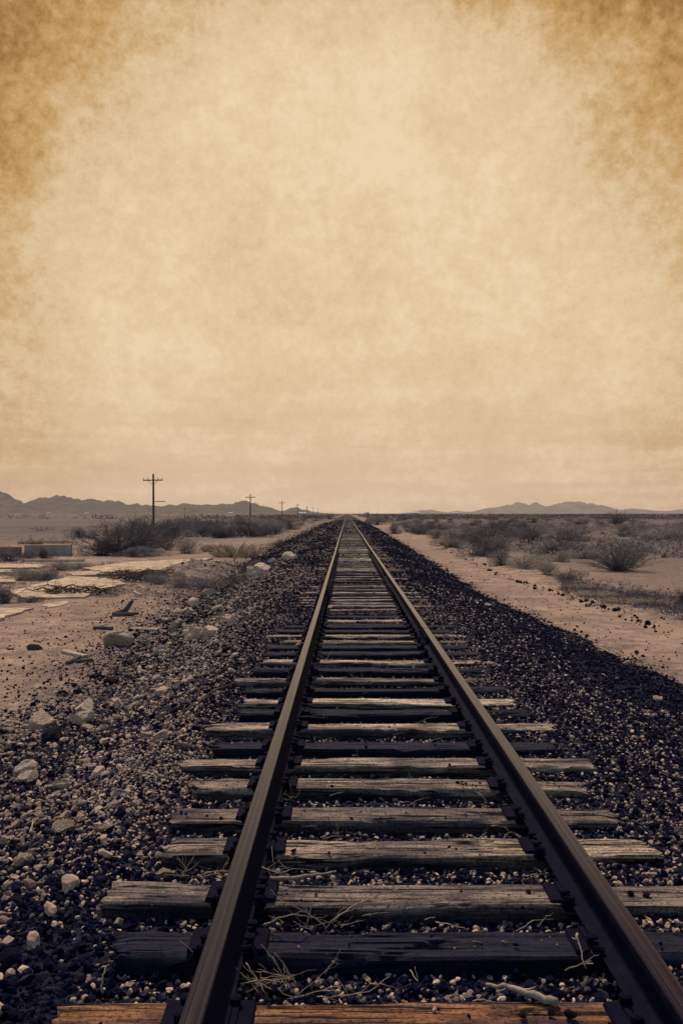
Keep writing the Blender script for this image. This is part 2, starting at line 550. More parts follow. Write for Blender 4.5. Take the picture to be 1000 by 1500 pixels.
def ballast(y0, y1, dens, smin, smax, lod, name):
    x, y = scatter(y0, y1, dens)
    dl = x - toe_l(y); dr = toe_r(y) - x
    inside = np.minimum(dl, dr)
    keep = RNG.uniform(size=len(x)) < np.where(inside > 0.1, 1.0, np.exp((inside - 0.1) / np.where(x < 0, 0.5, 0.13)))
    x, y, inside = x[keep], y[keep], inside[keep]
    z = np.where(inside > 0, np.maximum(bed_z(x, y), ground_z(x, y)), ground_z(x, y))
    ls = light_share(x, y)
    light = RNG.uniform(size=len(x)) < ls
    tone = np.where(light, RNG.uniform(0.5, 0.98, len(x)), RNG.uniform(0.0, 0.46, len(x)))
    u = RNG.uniform(size=len(x)) ** 3.6
    size = smin + (smax - smin) * u
    size = np.where(light & (np.abs(x - TRACK_X) < 2), smin + (smax - smin) * 0.52 * RNG.uniform(0.1, 1, len(x)), size)
    big = (x < -1.2) & (RNG.uniform(size=len(x)) < 0.022 * (1 + (y > 9)))
    size = np.where(big, RNG.uniform(0.045, 0.115, len(x)), size)
    tone = np.where(big & (RNG.uniform(size=len(x)) < .62), RNG.uniform(.6, .9, len(x)), tone); light = light & ~big
    P = np.stack([x, y, z + size * np.where(light, RNG.uniform(0.1, 0.4, len(x)), RNG.uniform(-0.1, 0.28, len(x)))], -1)
    return stone_field(name, P, size, tone, lod)


tag(ballast(2.3, 4.6, 3600, 0.012, 0.060, 1, 'gravel'), 'dark ballast gravel with pale pebbles nearest the camera', 'gravel')
tag(ballast(4.6, 9.0, 2600, 0.013, 0.062, 0, 'gravel'), 'dark ballast gravel along the nearer middle of the track', 'gravel')
tag(ballast(9.0, 17, 1000, 0.018, 0.075, 0, 'gravel'), 'dark ballast gravel along the middle of the track', 'gravel')
tag(ballast(17, 32, 380, 0.028, 0.10, 0, 'gravel'), 'ballast gravel farther along the track', 'gravel')
tag(ballast(32, 75, 100, 0.05, 0.15, 0, 'gravel'), 'distant dark ballast gravel beside the narrowing rails', 'gravel')
tag(ballast(75, 220, 14, 0.10, 0.26, 0, 'gravel'), 'farthest ballast gravel where the rails nearly meet', 'gravel')

# small dark chips and pebbles lying on the sand either side
x, y = scatter(6, 40, 26, 2.0)
xx = np.concatenate([x, x * 2.2]); yy = np.concatenate([y, y])
k = ((xx < toe_l(yy) - 0.1) | (xx > toe_r(yy) + 0.1)) & (RNG.uniform(size=len(xx)) < np.where(xx < 0, 1.0, 0.5))
xx, yy = xx[k], yy[k]
sz = 0.012 + 0.05 * RNG.uniform(size=len(xx)) ** 3
stone_field('gravel', np.stack([xx, yy, ground_z(xx, yy) + sz * 0.15], -1), sz,
            np.where(RNG.uniform(size=len(xx)) < 0.7, RNG.uniform(0, 0.4, len(xx)), RNG.uniform(0.6, 0.9, len(xx))), 0,
            cat='gravel', label='loose chips and pebbles sprinkled over the bare sand')


# ----------------------------------------------------------------- individual rocks
def rock_mesh(name, seed, cuts=9, lod=3, rough=0.0):
    rng = np.random.default_rng(seed)
    V = rocky(LOD[lod][0], rng, cuts, 0.5, 0.88, rough)
    d = fbm(V[:, 0] * 2.3 + seed, V[:, 1] * 2.3 + V[:, 2] * 1.7, seed, 4)
    V = V * (1 + 0.22 * d[:, None])
    return mesh_np(name, V * 0.5, LOD[lod][1], False)


ROCKS = [rock_mesh('rock', 100 + i, 6 + i % 5) for i in range(9)]
ROCKS_D = [rock_mesh('rock', 300 + i, 5 + i % 4) for i in range(6)]
for m_ in ROCKS: m_.materials.append(M['rock'])
for m_ in ROCKS_D: m_.materials.append(M['dark_rock'])


def surf(x, y):
    return float(np.maximum(bed_z(x, y), ground_z(x, y)))


def on_surface(px, py):
    z = 0.25
    for _ in range(12):
        p = at(px, py, z); z = 0.5 * z + 0.5 * surf(p[0], p[1])
    return p[0], p[1], surf(p[0], p[1])


def place_rock(px, py, wpx, label, group=None, dark=False, hk=0.6, k=None, kind='rock'):
    x, y, z = on_surface(px, py)
    w = wpx / F * y
    ms = ROCKS_D if dark else ROCKS
    o = obj(kind, ms[k if k is not None else random.randrange(len(ms))], None, None, (x, y + w * 0.3, z + w * hk * 0.30),
            (random.uniform(-.3, .3), random.uniform(-.3, .3), random.uniform(0, 6.28)), (w * 1.2, w * random.uniform(.8, 1.1), w * hk * 1.25))
    return tag(o, label, kind, group)


place_rock(283, 938, 33, 'largest pale boulder on the left ballast slope, its rounded left lobe', hk=0.75, k=1)
place_rock(306, 934, 26, 'pale boulder touching the right side of the largest boulder on the slope', hk=0.85, k=4)
for a in [(92, 1165, 0, 0)]: pass
NAMED = [
    (36, 1138, 28, 'flat tan rock at the left edge of the gravel slope, above a rounder one'),
    (40, 1150, 24, 'round tan rock just below the flat tan rock at the left edge'),
    (90, 1158, 20, 'pointed pale rock alone in mid slope of the left gravel'),
    (95, 1205, 20, 'rounded brown rock standing upright in the lower left gravel'),
    (92, 1222, 26, 'slanting pale slab of rock below the upright rounded brown rock'),
    (35, 1266, 20, 'smooth brown cobble near the dead wood chip at the lower left'),
    (140, 1142, 22, 'low pale rock with a white pebble beside it on the left slope'),
    (232, 1088, 22, 'angular pale rock near the left tie ends, broadest face up'),
    (212, 1084, 16, 'small squarish rock left of the angular pale rock near the tie ends'),
    (123, 1046, 26, 'square block of pale stone with a dark shaded side on the slope edge'),
    (118, 1062, 26, 'wedge shaped pale rock propped below the square pale block'),
    (170, 1038, 20, 'tilted tan rock with a flat top right of the square pale block'),
    (60, 1070, 34, 'wide flat tan stone sunk in the sand beside a black lump'),
    (170, 948, 34, 'low flat pale stone lying on the bare sand left of the slope'),
    (372, 800 + 44, 22, 'long pale boulder at the crest of the far left embankment'),
    (382, 838, 20, 'rounded boulder behind the long pale boulder on the far embankment'),
    (424, 822, 18, 'slanting pale slab at the top edge of the distant embankment'),
    (398, 824, 9, 'small upright pale stone left of the slanting distant slab'),
    (305, 874, 16, 'pale rock at the foot of the slope in front of the dark brush'),
    (285, 888, 16, 'squat pale rock at the foot of the slope above the largest boulder'),
    (275, 900, 16, 'pale rock between the sand and the gravel left of the largest boulder'),
    (338, 914, 18, 'oblong pale rock right of the largest boulder'),
    (318, 896, 14, 'grey rock up slope behind the largest boulder'),
    (258, 920, 16, 'brownish rock half buried left of the largest boulder'),
    (235, 960, 18, 'pale rock with a ragged top below the largest boulder'),
    (300, 992, 14, 'pale stone beside the long thin stick on the gravel slope'),
    (238, 1018, 18, 'pale stone low on the slope under the long thin stick'),
]
for p in NAMED: place_rock(p[0], p[1], p[2] * 1.2, p[3], hk=.7)
place_rock(75, 1088, 30, 'black lump of slag beside the wide flat tan stone', dark=True, hk=0.7)
place_rock(162, 1004, 20, 'black slag chunk on the upper edge of the left slope', dark=True, hk=0.7)
place_rock(107, 1006, 8, 'small black stone alone on the bare sand above the slope', dark=True)
place_rock(160, 1082 + 30, 14, 'small black lump in the middle of the left gravel', dark=True)
place_rock(48, 953, 20, 'dark flat stone lying alone in the sand at the far left', dark=True, hk=0.35)
place_rock(963, 1026, 14, 'smooth pale cobble on the dark right shoulder near the sand', hk=0.6)
place_rock(958, 1050, 8, 'small pale stone on the right shoulder below the smooth cobble', hk=0.8)
place_rock(918, 974, 11, 'pale stone at the edge where the dark ballast meets the sandy road', hk=0.7)
place_rock(714, 888, 11, 'flat pale stone on the dark right shoulder farther along', hk=0.5)
place_rock(931, 957, 8, 'dark stone on the sandy road behind a bent twig', dark=True)
place_rock(858, 932, 6, 'dark stone on the sandy road close to the ballast edge', dark=True)
place_rock(240, 1287, 20, 'pale stone wedged against the back of a broad dark tie', hk=0.7)
place_rock(233, 1262, 16, 'pale upright stone by the end of a cracked tie', hk=0.9)
place_rock(205, 1258, 12, 'pale stone on top of the gravel left of the cracked tie', hk=0.8)
place_rock(173, 1358, 14, 'pale stone leaning on the left end of the darkest near tie', hk=0.9)
# shared: many look-alike rocks over the left slope
n = 0
while n < 150:
    py = random.uniform(880, 1420); y0 = F * 2.1 / (py - CY)
    xl = float(toe_l(y0)); x = random.uniform(max(xl - 0.2, -0.42 * y0 - 0.8), -1.5)
    if x >= -1.5: continue
    px = CX + x / y0 * F
    if px < -60: continue
    place_rock(px, py, random.choice([random.uniform(4, 9), random.uniform(5, 13), random.uniform(8, 16)]) * (.8 + (py - 880) / 800), 'pale stone standing out from the finer gravel on the left slope',
               'pale stones scattered over the left ballast slope', random.random() < 0.25 and False)
    n += 1
for i in range(36):
    py = random.uniform(900, 1400); y0 = F * 2.1 / (py - CY)
    xl = float(toe_l(y0)); x = random.uniform(max(xl - 0.3, -0.42 * y0 - 0.8), -1.5)
    place_rock(CX + x / y0 * F, py, random.uniform(7, 15) * (1 + (py - 900) / 900), 'black slag stone lying among the finer gravel on the left slope',
               'black slag stones on the left ballast slope', True)
# row of dark stones along the sandy road on the right
for i in range(150):
    py = 800 + (935 - 800) * random.random()
    px = np.interp(py, [800, 845, 905, 935], [640, 740, 925, 990]) + random.gauss(0, 5.5) * (py - CY) / 110
    place_rock(px, py + random.gauss(0, 1.2), (2.0 + 6 * random.random() ** 2.5) * (py - CY) / 140, 'dark stone in the broken row along the sandy road',
               'dark stones in a row along the sandy road', True, 0.7, kind='stone')
for i in range(26):
    px = random.uniform(840, 1010); py = random.uniform(845, 930)
    place_rock(px, py, random.uniform(2.0, 4.5), 'dark pebble on bare sand right of the sandy road', 'dark pebbles right of the sandy road', True, 0.7, kind='pebble')

# ----------------------------------------------------------------- rails
def rail_path(x0, y):
    y = np.asarray(y, float)
    return x0 + 0.012 * fbm(y * 0.06, x0 * 3, 90, 2) * sm(6, 15, y) + 0.10 * fbm(y * 0.012, 1.0, 92, 2) * sm(60, 160, y)


def rail_dip(x0, y):
    y = np.asarray(y, float)
    return 0.02 * fbm(y * 0.05, x0 * 5, 94, 2) * sm(10, 25, y) + 0.05 * fbm(y * 0.02, x0, 97, 2) * sm(50, 100, y)


HALF = [(0, 0.0), (0.074, 0.0), (0.076, 0.004), (0.076, 0.011), (0.050, 0.016), (0.022, 0.027), (0.0115, 0.045), (0.0088, 0.075), (0.0095, 0.105),
        (0.015, 0.120), (0.0365, 0.130), (0.0375, 0.134), (0.0365, 0.161), (0.034, 0.1665), (0.029, 0.1690), (0.012, 0.1698), (0, 0.170)]
PROF = HALF[:-1] + [HALF[-1]] + [(-a, b) for a, b in HALF[-2:0:-1]]
ry = np.array(list(np.arange(1.0, 40, 0.5)) + stretch(40, 0.6, 2300, 1.04))
RAILS = []
for x0, lab in ((RAIL_X[0], 'rust brown left rail running from the near edge to the horizon'), (RAIL_X[1], 'rust brown right rail running from the near edge to the horizon')):
    root = empty('rail', (x0, 3.0, TIE_Z + 0.015)); tag(root, lab, 'rail')
    n = len(PROF); V = []; H = []
    px_ = rail_path(x0, ry) - x0; dz = rail_dip(x0, ry)
    for yy_, a, b in zip(ry, px_, dz):
        for u, w in PROF:
            V.append((a + u, yy_ - 3.0, b + w)); H.append(1.0 if w > 0.1660 else 0.0)
    Fc = [(i * n + k, i * n + (k + 1) % n, (i + 1) * n + (k + 1) % n, (i + 1) * n + k) for i in range(len(ry) - 1) for k in range(n)]
    Fc.append(list(range(n))); Fc.append([(len(ry) - 1) * n + k for k in range(n - 1, -1, -1)])
    me = mesh_np('rail_bar', V, Fc, True)
    attr(me, 'head', H)
    me.set_sharp_from_angle(angle=R(20))
    obj('rail_bar', me, M['rail'], root)
    RAILS.append(root)
    joints = [11.3, 23.2, 35.1] if x0 > 0 else [17.6, 29.5, 41.4]
    jb = MB(); 
    for s in (-1, 1):
        jb.box((s * 0.024, 0, 0.075), (0.024, 0.92, 0.080)); jb.box((s * 0.036, 0, 0.030), (0.040, 0.92, 0.018)); 
    jb.box((0, 0, 0.14), (0.0766, 0.014, 0.0615))
    jm = jb.mesh('joint_bar')
    bb = MB()
    for q in (-0.36, -0.22, -0.08, 0.08, 0.22, 0.36):
        for s in (-1, 1):
            bb.tube([(s * 0.036, q, 0.075), (s * 0.062, q, 0.075)], 0.017, 6)
    bm_ = bb.mesh('joint_bolts')
    for j in joints:
        lx = float(rail_path(x0, j)) - x0; lz = float(rail_dip(x0, j))
        q = obj('joint_bar', jm, M['iron'], root, (lx, j - 3.0, lz))
        obj('bolt', bm_, M['iron'], q)

# ----------------------------------------------------------------- ties
def tie_mesh(name, seed, L, W=0.23, Hh=0.18, nx=150, worn=1.0):
    rng = np.random.default_rng(seed)
    # section ring, top centre outwards; many points on top and on the sides
    top = [(u, 0.0) for u in np.linspace(-W / 2 + 0.008, W / 2 - 0.008, 26)]
    side_r = [(W / 2, -0.009)] + [(W / 2, v) for v in np.linspace(-0.02, -Hh, 10)]
    side_l = [(-W / 2, v) for v in np.linspace(-Hh, -0.02, 10)] + [(-W / 2, -0.009)]
    ring = np.array(top + side_r + side_l)
    n = len(ring)
    xs = np.linspace(-L / 2, L / 2, nx)
    X = np.repeat(xs, n).reshape(nx, n)
    U = np.tile(ring[:, 0], (nx, 1)); Z = np.tile(ring[:, 1], (nx, 1))
    so = seed * 13.7
    s = np.cumsum(np.r_[0, np.hypot(*np.diff(ring, axis=0).T)])[None, :].repeat(nx, 0)
    istop = (np.arange(n) < 26)[None, :].repeat(nx, 0)
    grain = fbm(X * 1.6 + so, s * 55, seed, 4); crack = fbm(X * 0.9 + so, s * 40, seed + 5, 2)
    disp = 0.008 * grain - 0.030 * np.clip(0.05 - np.abs(crack), 0, 1) / 0.05 * np.clip(fbm(X * 1.1, s * 9, seed + 9, 2) + 0.12, 0, 1) * 2
    disp = disp * worn
    sag = 0.010 * fbm(xs * 1.1 + so, 0.0, seed + 3, 2)[:, None]
    Z = Z + np.where(istop, disp, 0) + sag
    sgn = np.sign(U)
    U = U + np.where(istop, 0, sgn * disp * 1.0)
    # worn, splintered long edges
    e = np.clip((np.abs(ring[:, 0]) - (W / 2 - 0.03)) / 0.03, 0, 1)[None, :] * (ring[:, 1] > -0.03)[None, :]
    chip = np.clip(fbm(X * 2.6 + so, sgn * 3.0, seed + 21, 4) + 0.02, 0, 1)
    Z = Z - e ** 1.2 * np.clip(chip * 1.6 - .12, 0, 1) * 0.06 * worn - e ** 4 * 0.003
    # uneven rotten ends
    t = np.clip((np.abs(xs) - (L / 2 - 0.10)) / 0.10, 0, 1)[:, None]
    endn = fbm(s * 28 + so, np.sign(X) * 5.0, seed + 33, 3)
    X = X + np.sign(X) * t * (endn * 0.065 - 0.01) * worn
    Z = Z - t ** 2 * np.clip(fbm(s * 20, np.sign(X) * 9, seed + 35, 2) + 0.1, 0, 1) * 0.03 * worn * istop
    V = np.stack([X, U, Z], -1).reshape(-1, 3)
    i = np.arange(nx * n).reshape(nx, n)
    j = np.roll(i, -1, 1)
    Fc = np.stack([i[:-1], j[:-1], j[1:], i[1:]], -1).reshape(-1, 4)
    V2 = np.vstack([V, V.reshape(nx, n, 3)[0].mean(0) + (0.012, 0, 0), V.reshape(nx, n, 3)[-1].mean(0) - (0.012, 0, 0)])
    caps = [(i[0, (k + 1) % n], i[0, k], nx * n) for k in range(n)] + [(i[-1, k], i[-1, (k + 1) % n], nx * n + 1) for k in range(n)]
    faces = [tuple(f) for f in Fc] + caps
    me = mesh_np(name, V2, faces, True)
    me.set_sharp_from_angle(angle=R(28))
    wear_shade = np.where(istop, 1.0, np.where(ring[:, 1][None, :] > -0.03, 0.55, 0.12)).reshape(-1)  # bleached top stays light, sides dark: weathering plus painted shade
    attr(me, 'wear_shade', np.r_[wear_shade, 0.2, 0.2])
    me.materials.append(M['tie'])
    return me


def tie_simple(name, L, W=0.23, Hh=0.16):
    b = MB(); b.box((0, 0, -Hh / 2), (L, W, Hh), 0, 0.97)
    me = b.mesh(name); attr(me, 'wear_shade', [0.15] * 4 + [1.0] * 4); me.materials.append(M['tie'])
    return me


# plate under the rail, spike, anchor
pb = MB(); pb.box((0, 0, 0.006), (0.31, 0.18, 0.014), 0, 0.96)
pb.box((0.090, 0, 0.018), (0.022, 0.188, 0.012), 0, 0.9); pb.box((-0.090, 0, 0.018), (0.022, 0.188, 0.012), 0, 0.9)
PLATE = pb.mesh('tie_plate')
sb = MB(); sb.box((0, 0, 0.010), (0.017, 0.017, 0.03)); sb.lathe((-0.008, 0, 0.016), [(0.012, 0), (0.023, 0.006), (0.021, 0.014), (0.009, 0.019)], 8)
SPIKE = sb.mesh('spike')
ab = MB(); ab.box((0, 0, -0.012), (0.20, 0.034, 0.014)); ab.box((0.088, 0, 0.008), (0.026, 0.034, 0.036), 0, 0.8); ab.box((-0.088, 0, 0.008), (0.026, 0.034, 0.036), 0, 0.8)
ab.tube([(0.095, 0, -0.02), (0.115, 0, 0.008), (0.098, 0, 0.032), (0.066, 0, 0.026)], 0.012, 6)
ab.tube([(-0.095, 0, -0.02), (-0.115, 0, 0.008), (-0.098, 0, 0.032), (-0.066, 0, 0.026)], 0.012, 6)
ANCHOR = ab.mesh('rail_anchor')
for m_ in (PLATE, SPIKE, ANCHOR): m_.materials.append(M['iron'])

G, B_, O, D = (0.66, 0.48, 0.335), (0.30, 0.225, 0.18), (0.33, 0.15, 0.066), (0.020, 0.020, 0.040)
# (y of the back edge, y of the front edge, left end x, right end x in picture pixels at the back edge, colour, skew, label)
NEAR = [
    (3.16, 2.92, 96, 1040, O, 0.4, 'orange brown splintered tie at the very bottom edge'),
    (3.70, 3.48, 180, 1000, D, 0.3, 'darkest smooth tie, first behind the orange brown one'),
    (4.15, 3.92, 165, 1075, (0.26, 0.195, 0.155), -0.6, 'broad tie with square sawn left end and black stains'),
    (4.72, 4.49, 245, 948, G, 0.4, 'pale deeply cracked tie with two black pebbles on it'),
    (5.24, 5.00, 260, 890, B_, 0.2, 'long grey tie with a splintered split along its middle'),
    (5.80, 5.58, 292, 848, (0.44, 0.325, 0.24), -0.4, 'short grey tie strewn with black stones near the right rail'),
    (6.30, 6.08, 268, 858, (0.46, 0.335, 0.24), -1.0, 'tie with a bright bare right end reaching out of the ballast'),
    (6.76, 6.54, 318, 806, D, 0.2, 'dark low tie between two paler longer ties'),
    (7.34, 7.12, 305, 806, (0.70, 0.51, 0.36), 0.1, 'pale narrow tie with a clean bright right end'),
    (7.86, 7.65, 352, 772, D, 0.3, 'dark tie almost touching the bright tie behind it'),
    (8.32, 8.08, 356, 750, (0.74, 0.54, 0.38), 0.2, 'bright tie with a cracked pale strip across the whole track'),
    (8.88, 8.66, 362, 740, D, 0.0, 'blackened tie right behind the bright cracked tie'),
    (9.38, 9.17, 345, 716, B_, -0.3, 'tie whose pale left end sticks out over the gravel'),
    (9.96, 9.74, 372, 704, D, 0.2, 'dark tie with a dry twig lying over its left half'),
]
ties = []
for i, (yb, yf, l, r, colr, skew, lab) in enumerate(NEAR):
    yb, yf = yb * .944, yf * .944
    xl = (l - CX) / F * yb; xr = min((r - CX) / F * yb, 1.75); L = xr - xl
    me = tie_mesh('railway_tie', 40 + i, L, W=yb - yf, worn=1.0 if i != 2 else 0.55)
    ties.append((obj('railway_tie', me, None, None, ((xl + xr) / 2, (yb + yf) / 2, TIE_Z + random.uniform(-.006, .003)), (R(random.uniform(-1.0, 1.0)), R(random.uniform(-.25, .25)), R(skew))), (xl + xr) / 2, lab, None, colr))
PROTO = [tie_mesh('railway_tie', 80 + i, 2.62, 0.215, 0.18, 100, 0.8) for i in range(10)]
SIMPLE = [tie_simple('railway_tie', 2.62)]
y = 9.87
LABF = 'weathered tie among the evenly repeated ties shrinking toward the vanishing point'
while len(ties) < 300:
    far = y > 45
    cx = TRACK_X + random.gauss(0, 0.06)
    me = SIMPLE[0] if far else random.choice(PROTO)
    k = random.random()
    colr = (0.68, 0.50, 0.35) if k < 0.25 else B_ if k < 0.55 else D if k < 0.85 else (0.42, 0.31, 0.23)
    sink = random.choice([0, 0, 0, -0.012, -0.03]) if y > 12 else random.uniform(-.01, .004)
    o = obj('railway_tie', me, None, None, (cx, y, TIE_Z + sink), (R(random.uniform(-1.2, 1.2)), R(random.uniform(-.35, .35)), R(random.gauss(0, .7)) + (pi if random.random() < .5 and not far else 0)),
            (random.uniform(.95, 1.06), random.uniform(.9, 1.1), 1))
    ties.append((o, cx, LABF, 'ties farther along the track', colr))
    y += random.gauss(0.487, 0.03)
TIE_END = y
for i, (o, cx, lab, grp, colr) in enumerate(ties):
    v = random.uniform(.62, .88)
    o.color = (colr[0] * v, colr[1] * v, colr[2] * v, 1)
    tag(o, lab, 'railway tie', grp)
    if i < 70:
        # plates are children of the tie; matrix_parent_inverse left as identity, so use local coordinates
        flip = abs(math.degrees(o.rotation_euler.z)) > 90
        for x0 in RAIL_X:
            lx = (x0 - cx) / o.scale[0]; lx = -lx if flip else lx
            pl = obj('tie_plate', PLATE, None, o, (lx, 0, 0.004))
            if i < 34:
                for sx, sy in ((-1, -0.055), (1, 0.055), (1, -0.06) if i % 3 else (-1, 0.06)):
                    obj('spike', SPIKE, None, pl, (sx * 0.094, sy, 0.012 + random.uniform(0, .012)), (0, 0, 0 if sx > 0 else pi))
    if i < 30 and i not in (9,):
        for rt, x0 in zip(RAILS, RAIL_X):
            yy_ = o.location.y - 0.115 * o.scale[1] - 0.028
            obj('rail_anchor', ANCHOR, None, rt, (float(rail_path(x0, yy_)) - x0, yy_ - 3.0, float(rail_dip(x0, yy_)) + 0.002))
# ties too far to tell apart
b = MB(); y = TIE_END
while y < 640:
    b.box((TRACK_X + random.gauss(0, .05), y, TIE_Z - 0.05 + random.choice([0, 0, -.02])), (2.62, 0.22, 0.10)); y += random.gauss(0.49, .03)
me = b.mesh('railway_ties'); attr(me, 'wear_shade', [0.9] * len(b.v)); o = obj('railway_ties', me, M['tie']); o.color = (*B_, 1)
tag(o, 'farthest ties merging into a grey band below the horizon', 'railway ties', kind='stuff')

# grit and chips of ballast lying on the sleepers
xs_, ys_ = [], []
for o, cx, lab, grp, colr in ties[:40]:
    k = random.randint(10, 60)
    xs_ += [cx + random.uniform(-1.25, 1.25) for _ in range(k)]; ys_ += [o.location.y + random.gauss(0, .07) for _ in range(k)]
xs_, ys_ = np.array(xs_), np.array(ys_); sz = 0.006 + 0.022 * RNG.uniform(size=len(xs_)) ** 2.5
k = (np.abs(xs_ - RAIL_X[0]) > .12) & (np.abs(xs_ - RAIL_X[1]) > .12); xs_, ys_, sz = xs_[k], ys_[k], sz[k]
stone_field('grit', np.stack([xs_, ys_, TIE_Z + sz * .2], -1), sz, np.where(RNG.uniform(size=len(xs_)) < .6, RNG.uniform(0, .4, len(xs_)), RNG.uniform(.6, .95, len(xs_))), 1,
            cat='grit', label='grit and small chips lying on top of the nearer ties')

# lumps of black stone and one white pebble lying on ties
def lump(px, py, w, lab, grp=None, dark=True):
    x, y, z = at(px, py, TIE_Z + 0.004)
    ww = w / F * y
    ms = ROCKS_D if dark else ROCKS
    tag(obj('stone', random.choice(ms), None, None, (x, y, z + ww * 0.2), (random.uniform(-.4, .4), random.uniform(-.4, .4), random.uniform(0, 6)), (ww, ww * .8, ww * .62)), lab, 'stone', grp)


for px, py, w, lab in [(415, 1246, 8, 'black pebble on the pale cracked tie beside the left rail'), (429, 1248, 10, 'second black pebble right of another on the pale cracked tie'),
                       (773, 1308, 11, 'black stone on the stained tie left of the right rail'), (922, 1310, 13, 'black stone on the stained tie just outside the right rail'),
                       (946, 1312, 13, 'black stone farthest outside the right rail on the stained tie'), (658, 1121, 6, 'black stone alone on the tie with the bright end'),
                       (765, 1488, 14, 'black stone at the left of three on the orange tie'), (805, 1484, 16, 'black stone in the middle of three on the orange tie'),
                       (834, 1488, 22, 'largest black stone on the orange tie near the right rail'), (393, 1467, 12, 'black stone on the orange tie beside the left rail')]:
    lump(px, py, w, lab)
for i in range(7):
    lump(random.uniform(660, 705), 1146 + random.uniform(-2, 5), random.uniform(4, 7), 'small black stone strewn on the short grey tie', 'black stones on the short grey tie')
lump(547, 869, 5, 'single round white pebble between the rails far ahead', None, False)
lump(484, 891, 10, 'pale stone between the rails beside the left rail, far ahead', None, False)
lump(495, 890, 7, 'pale stone right beside another pale stone between the rails', None, False)
lump(437, 946, 9, 'pale stone lodged against the outside of the left rail', None, False)

# ----------------------------------------------------------------- twigs and sticks
def twig_mesh(P, r, branches=0, seed=0, n=5, blen=0.35):
    rng = random.Random(seed); b = MB()
    P = [np.array(p, float) for p in P]
    # resample with wobble
    Q = []
    for i in range(len(P) - 1):
        for k in range(4):
            t = k / 4
            Q.append(P[i] * (1 - t) + P[i + 1] * t + (np.array([rng.gauss(0, 1) for _ in range(3)]) * (min(r, .008) * 0.6 if r < .012 else .0025) if k else 0))
    Q.append(P[-1])
    rr = [r * (1 - 0.65 * i / (len(Q) - 1)) for i in range(len(Q))]
    b.tube(Q, rr, n)
    tot = sum(np.linalg.norm(P[i + 1] - P[i]) for i in range(len(P) - 1))
    for k in range(branches):
        i = rng.randrange(1, len(Q) - 1)
        d = Q[min(i + 1, len(Q) - 1)] - Q[i - 1]; d /= np.linalg.norm(d) + 1e-9
        s = np.array([rng.gauss(0, 1), rng.gauss(0, 1), abs(rng.gauss(0, .8))]); s /= np.linalg.norm(s)
        e = (d * 0.5 + s); e /= np.linalg.norm(e); L = tot * blen * rng.uniform(.4, 1)
        m = Q[i] + e * L * .5 + np.array([rng.gauss(0, 1) for _ in range(3)]) * L * .08
        b.tube([Q[i], m, Q[i] + e * L], [rr[i] * .6, rr[i] * .45, rr[i] * .25], 4)
    return b


def twig(pts, r, label, branches=0, mat='twig', name='dry_twig', group=None, lift=0.01, cat='twig', seed=None, plane=None):
    """pts: picture points with heights above the surface there."""
    seed = seed if seed is not None else random.randrange(9999)
    W = []
    for p in pts:
        z0 = TIE_Z if plane is None else plane
        if plane == 'surf':
            q = on_surface(p[0], p[1])
            W.append((q[0], q[1], q[2] + p[2] + lift))
        else:
            h = z0 + p[2] + lift
            W.append(at(p[0], p[1], h))
    o0 = np.array(W[0])
    b = twig_mesh([np.array(w) - o0 for w in W], r * (.62 if r < .012 else .8), branches, seed)
    o = obj(name, b.mesh(name, True), M[mat], None, tuple(o0))
    return tag(o, label, cat, group)


# near, between the rails
twig([(385, 1356, .0), (408, 1344, .05), (432, 1339, .07), (462, 1344, .03), (484, 1352, .0)], .006, 'arched pale twig over the gap beside the darkest tie', 4)
twig([(484, 1350, .0), (512, 1330, .03), (550, 1312, .03), (590, 1298, .02)], .007, 'long knobbly stick leaning across the stained tie', 4)
twig([(395, 1287, .0), (430, 1286, .02), (465, 1280, .03), (492, 1276, .03)],   .015, 'short thick broken branch beside the left rail', 0, cat='branch', name='dry_branch')
twig([(384, 1270, .03), (410, 1280, .05), (430, 1272, .05), (460, 1274, .0)], .005, 'thin forked twig behind the short thick branch', 7)
twig([(814, 1468, .0), (780, 1455, .015), (745, 1445, .015), (711, 1441, .0)], .021, 'tapered driftwood stick resting against the orange tie', 1, cat='branch', name='dry_branch')
twig([(692, 1466, -.02), (705, 1463, 0.0), (716, 1464, 0), (720, 1456, .02)], .006, 'small hooked twig left of the driftwood stick', 1)
twig([(844, 1366, .05), (848, 1385, .03), (857, 1417, -.02)], .009, 'upright pale stick at the right end of the darkest tie', 2)
twig([(826, 1420, -.03), (850, 1410, .0), (876, 1397, .03)], .005, 'thin twig crossing behind the upright pale stick', 2)
twig([(638, 1350, -.02), (655, 1352, -.01), (684, 1362, -.02)], .006, 'pale curved twig lying on dark gravel near the middle', 0)
twig([(755, 1363, -.02), (780, 1347, .0), (810, 1345, -.02)], .005, 'bowed twig on the gravel close to the right rail', 2)
twig([(786, 1356, -.01), (798, 1344, .02), (808, 1336, .05)], .006, 'short slanting twig beside the bowed twig', 0)
twig([(475, 1426, -.03), (490, 1405, .02), (499, 1390, .07)], .005, 'forked twig poking up in front of the darkest tie', 2)
twig([(362, 1440, -.03), (400, 1437, .0), (445, 1424, .02)], .006, 'straight dry stick in the tangle beside the left rail', 3)
twig([(360, 1410, .04), (375, 1432, .0), (390, 1456, -.03)], .005, 'bent twig hanging over the straight stick', 2)
twig([(480, 1462, -.05), (540, 1452, -.03), (570, 1430, -.03)], .005, 'thin twig curving over gravel before the orange tie', 2)
twig([(600, 1420, -.05), (612, 1437, -.04), (607, 1415, .0)], .004, 'tiny hooked twig among pebbles in mid track', 0)
twig([(151, 1455, -.04), (150, 1435, .0), (156, 1415, .03), (166, 1408, .05)], .008, 'upright crooked twig left of the left rail near the orange tie', 1)
twig([(300, 1283, .04), (318, 1280, .03), (331, 1285, .0)], .007, 'pale twig tip poking out beside the left rail', 0)
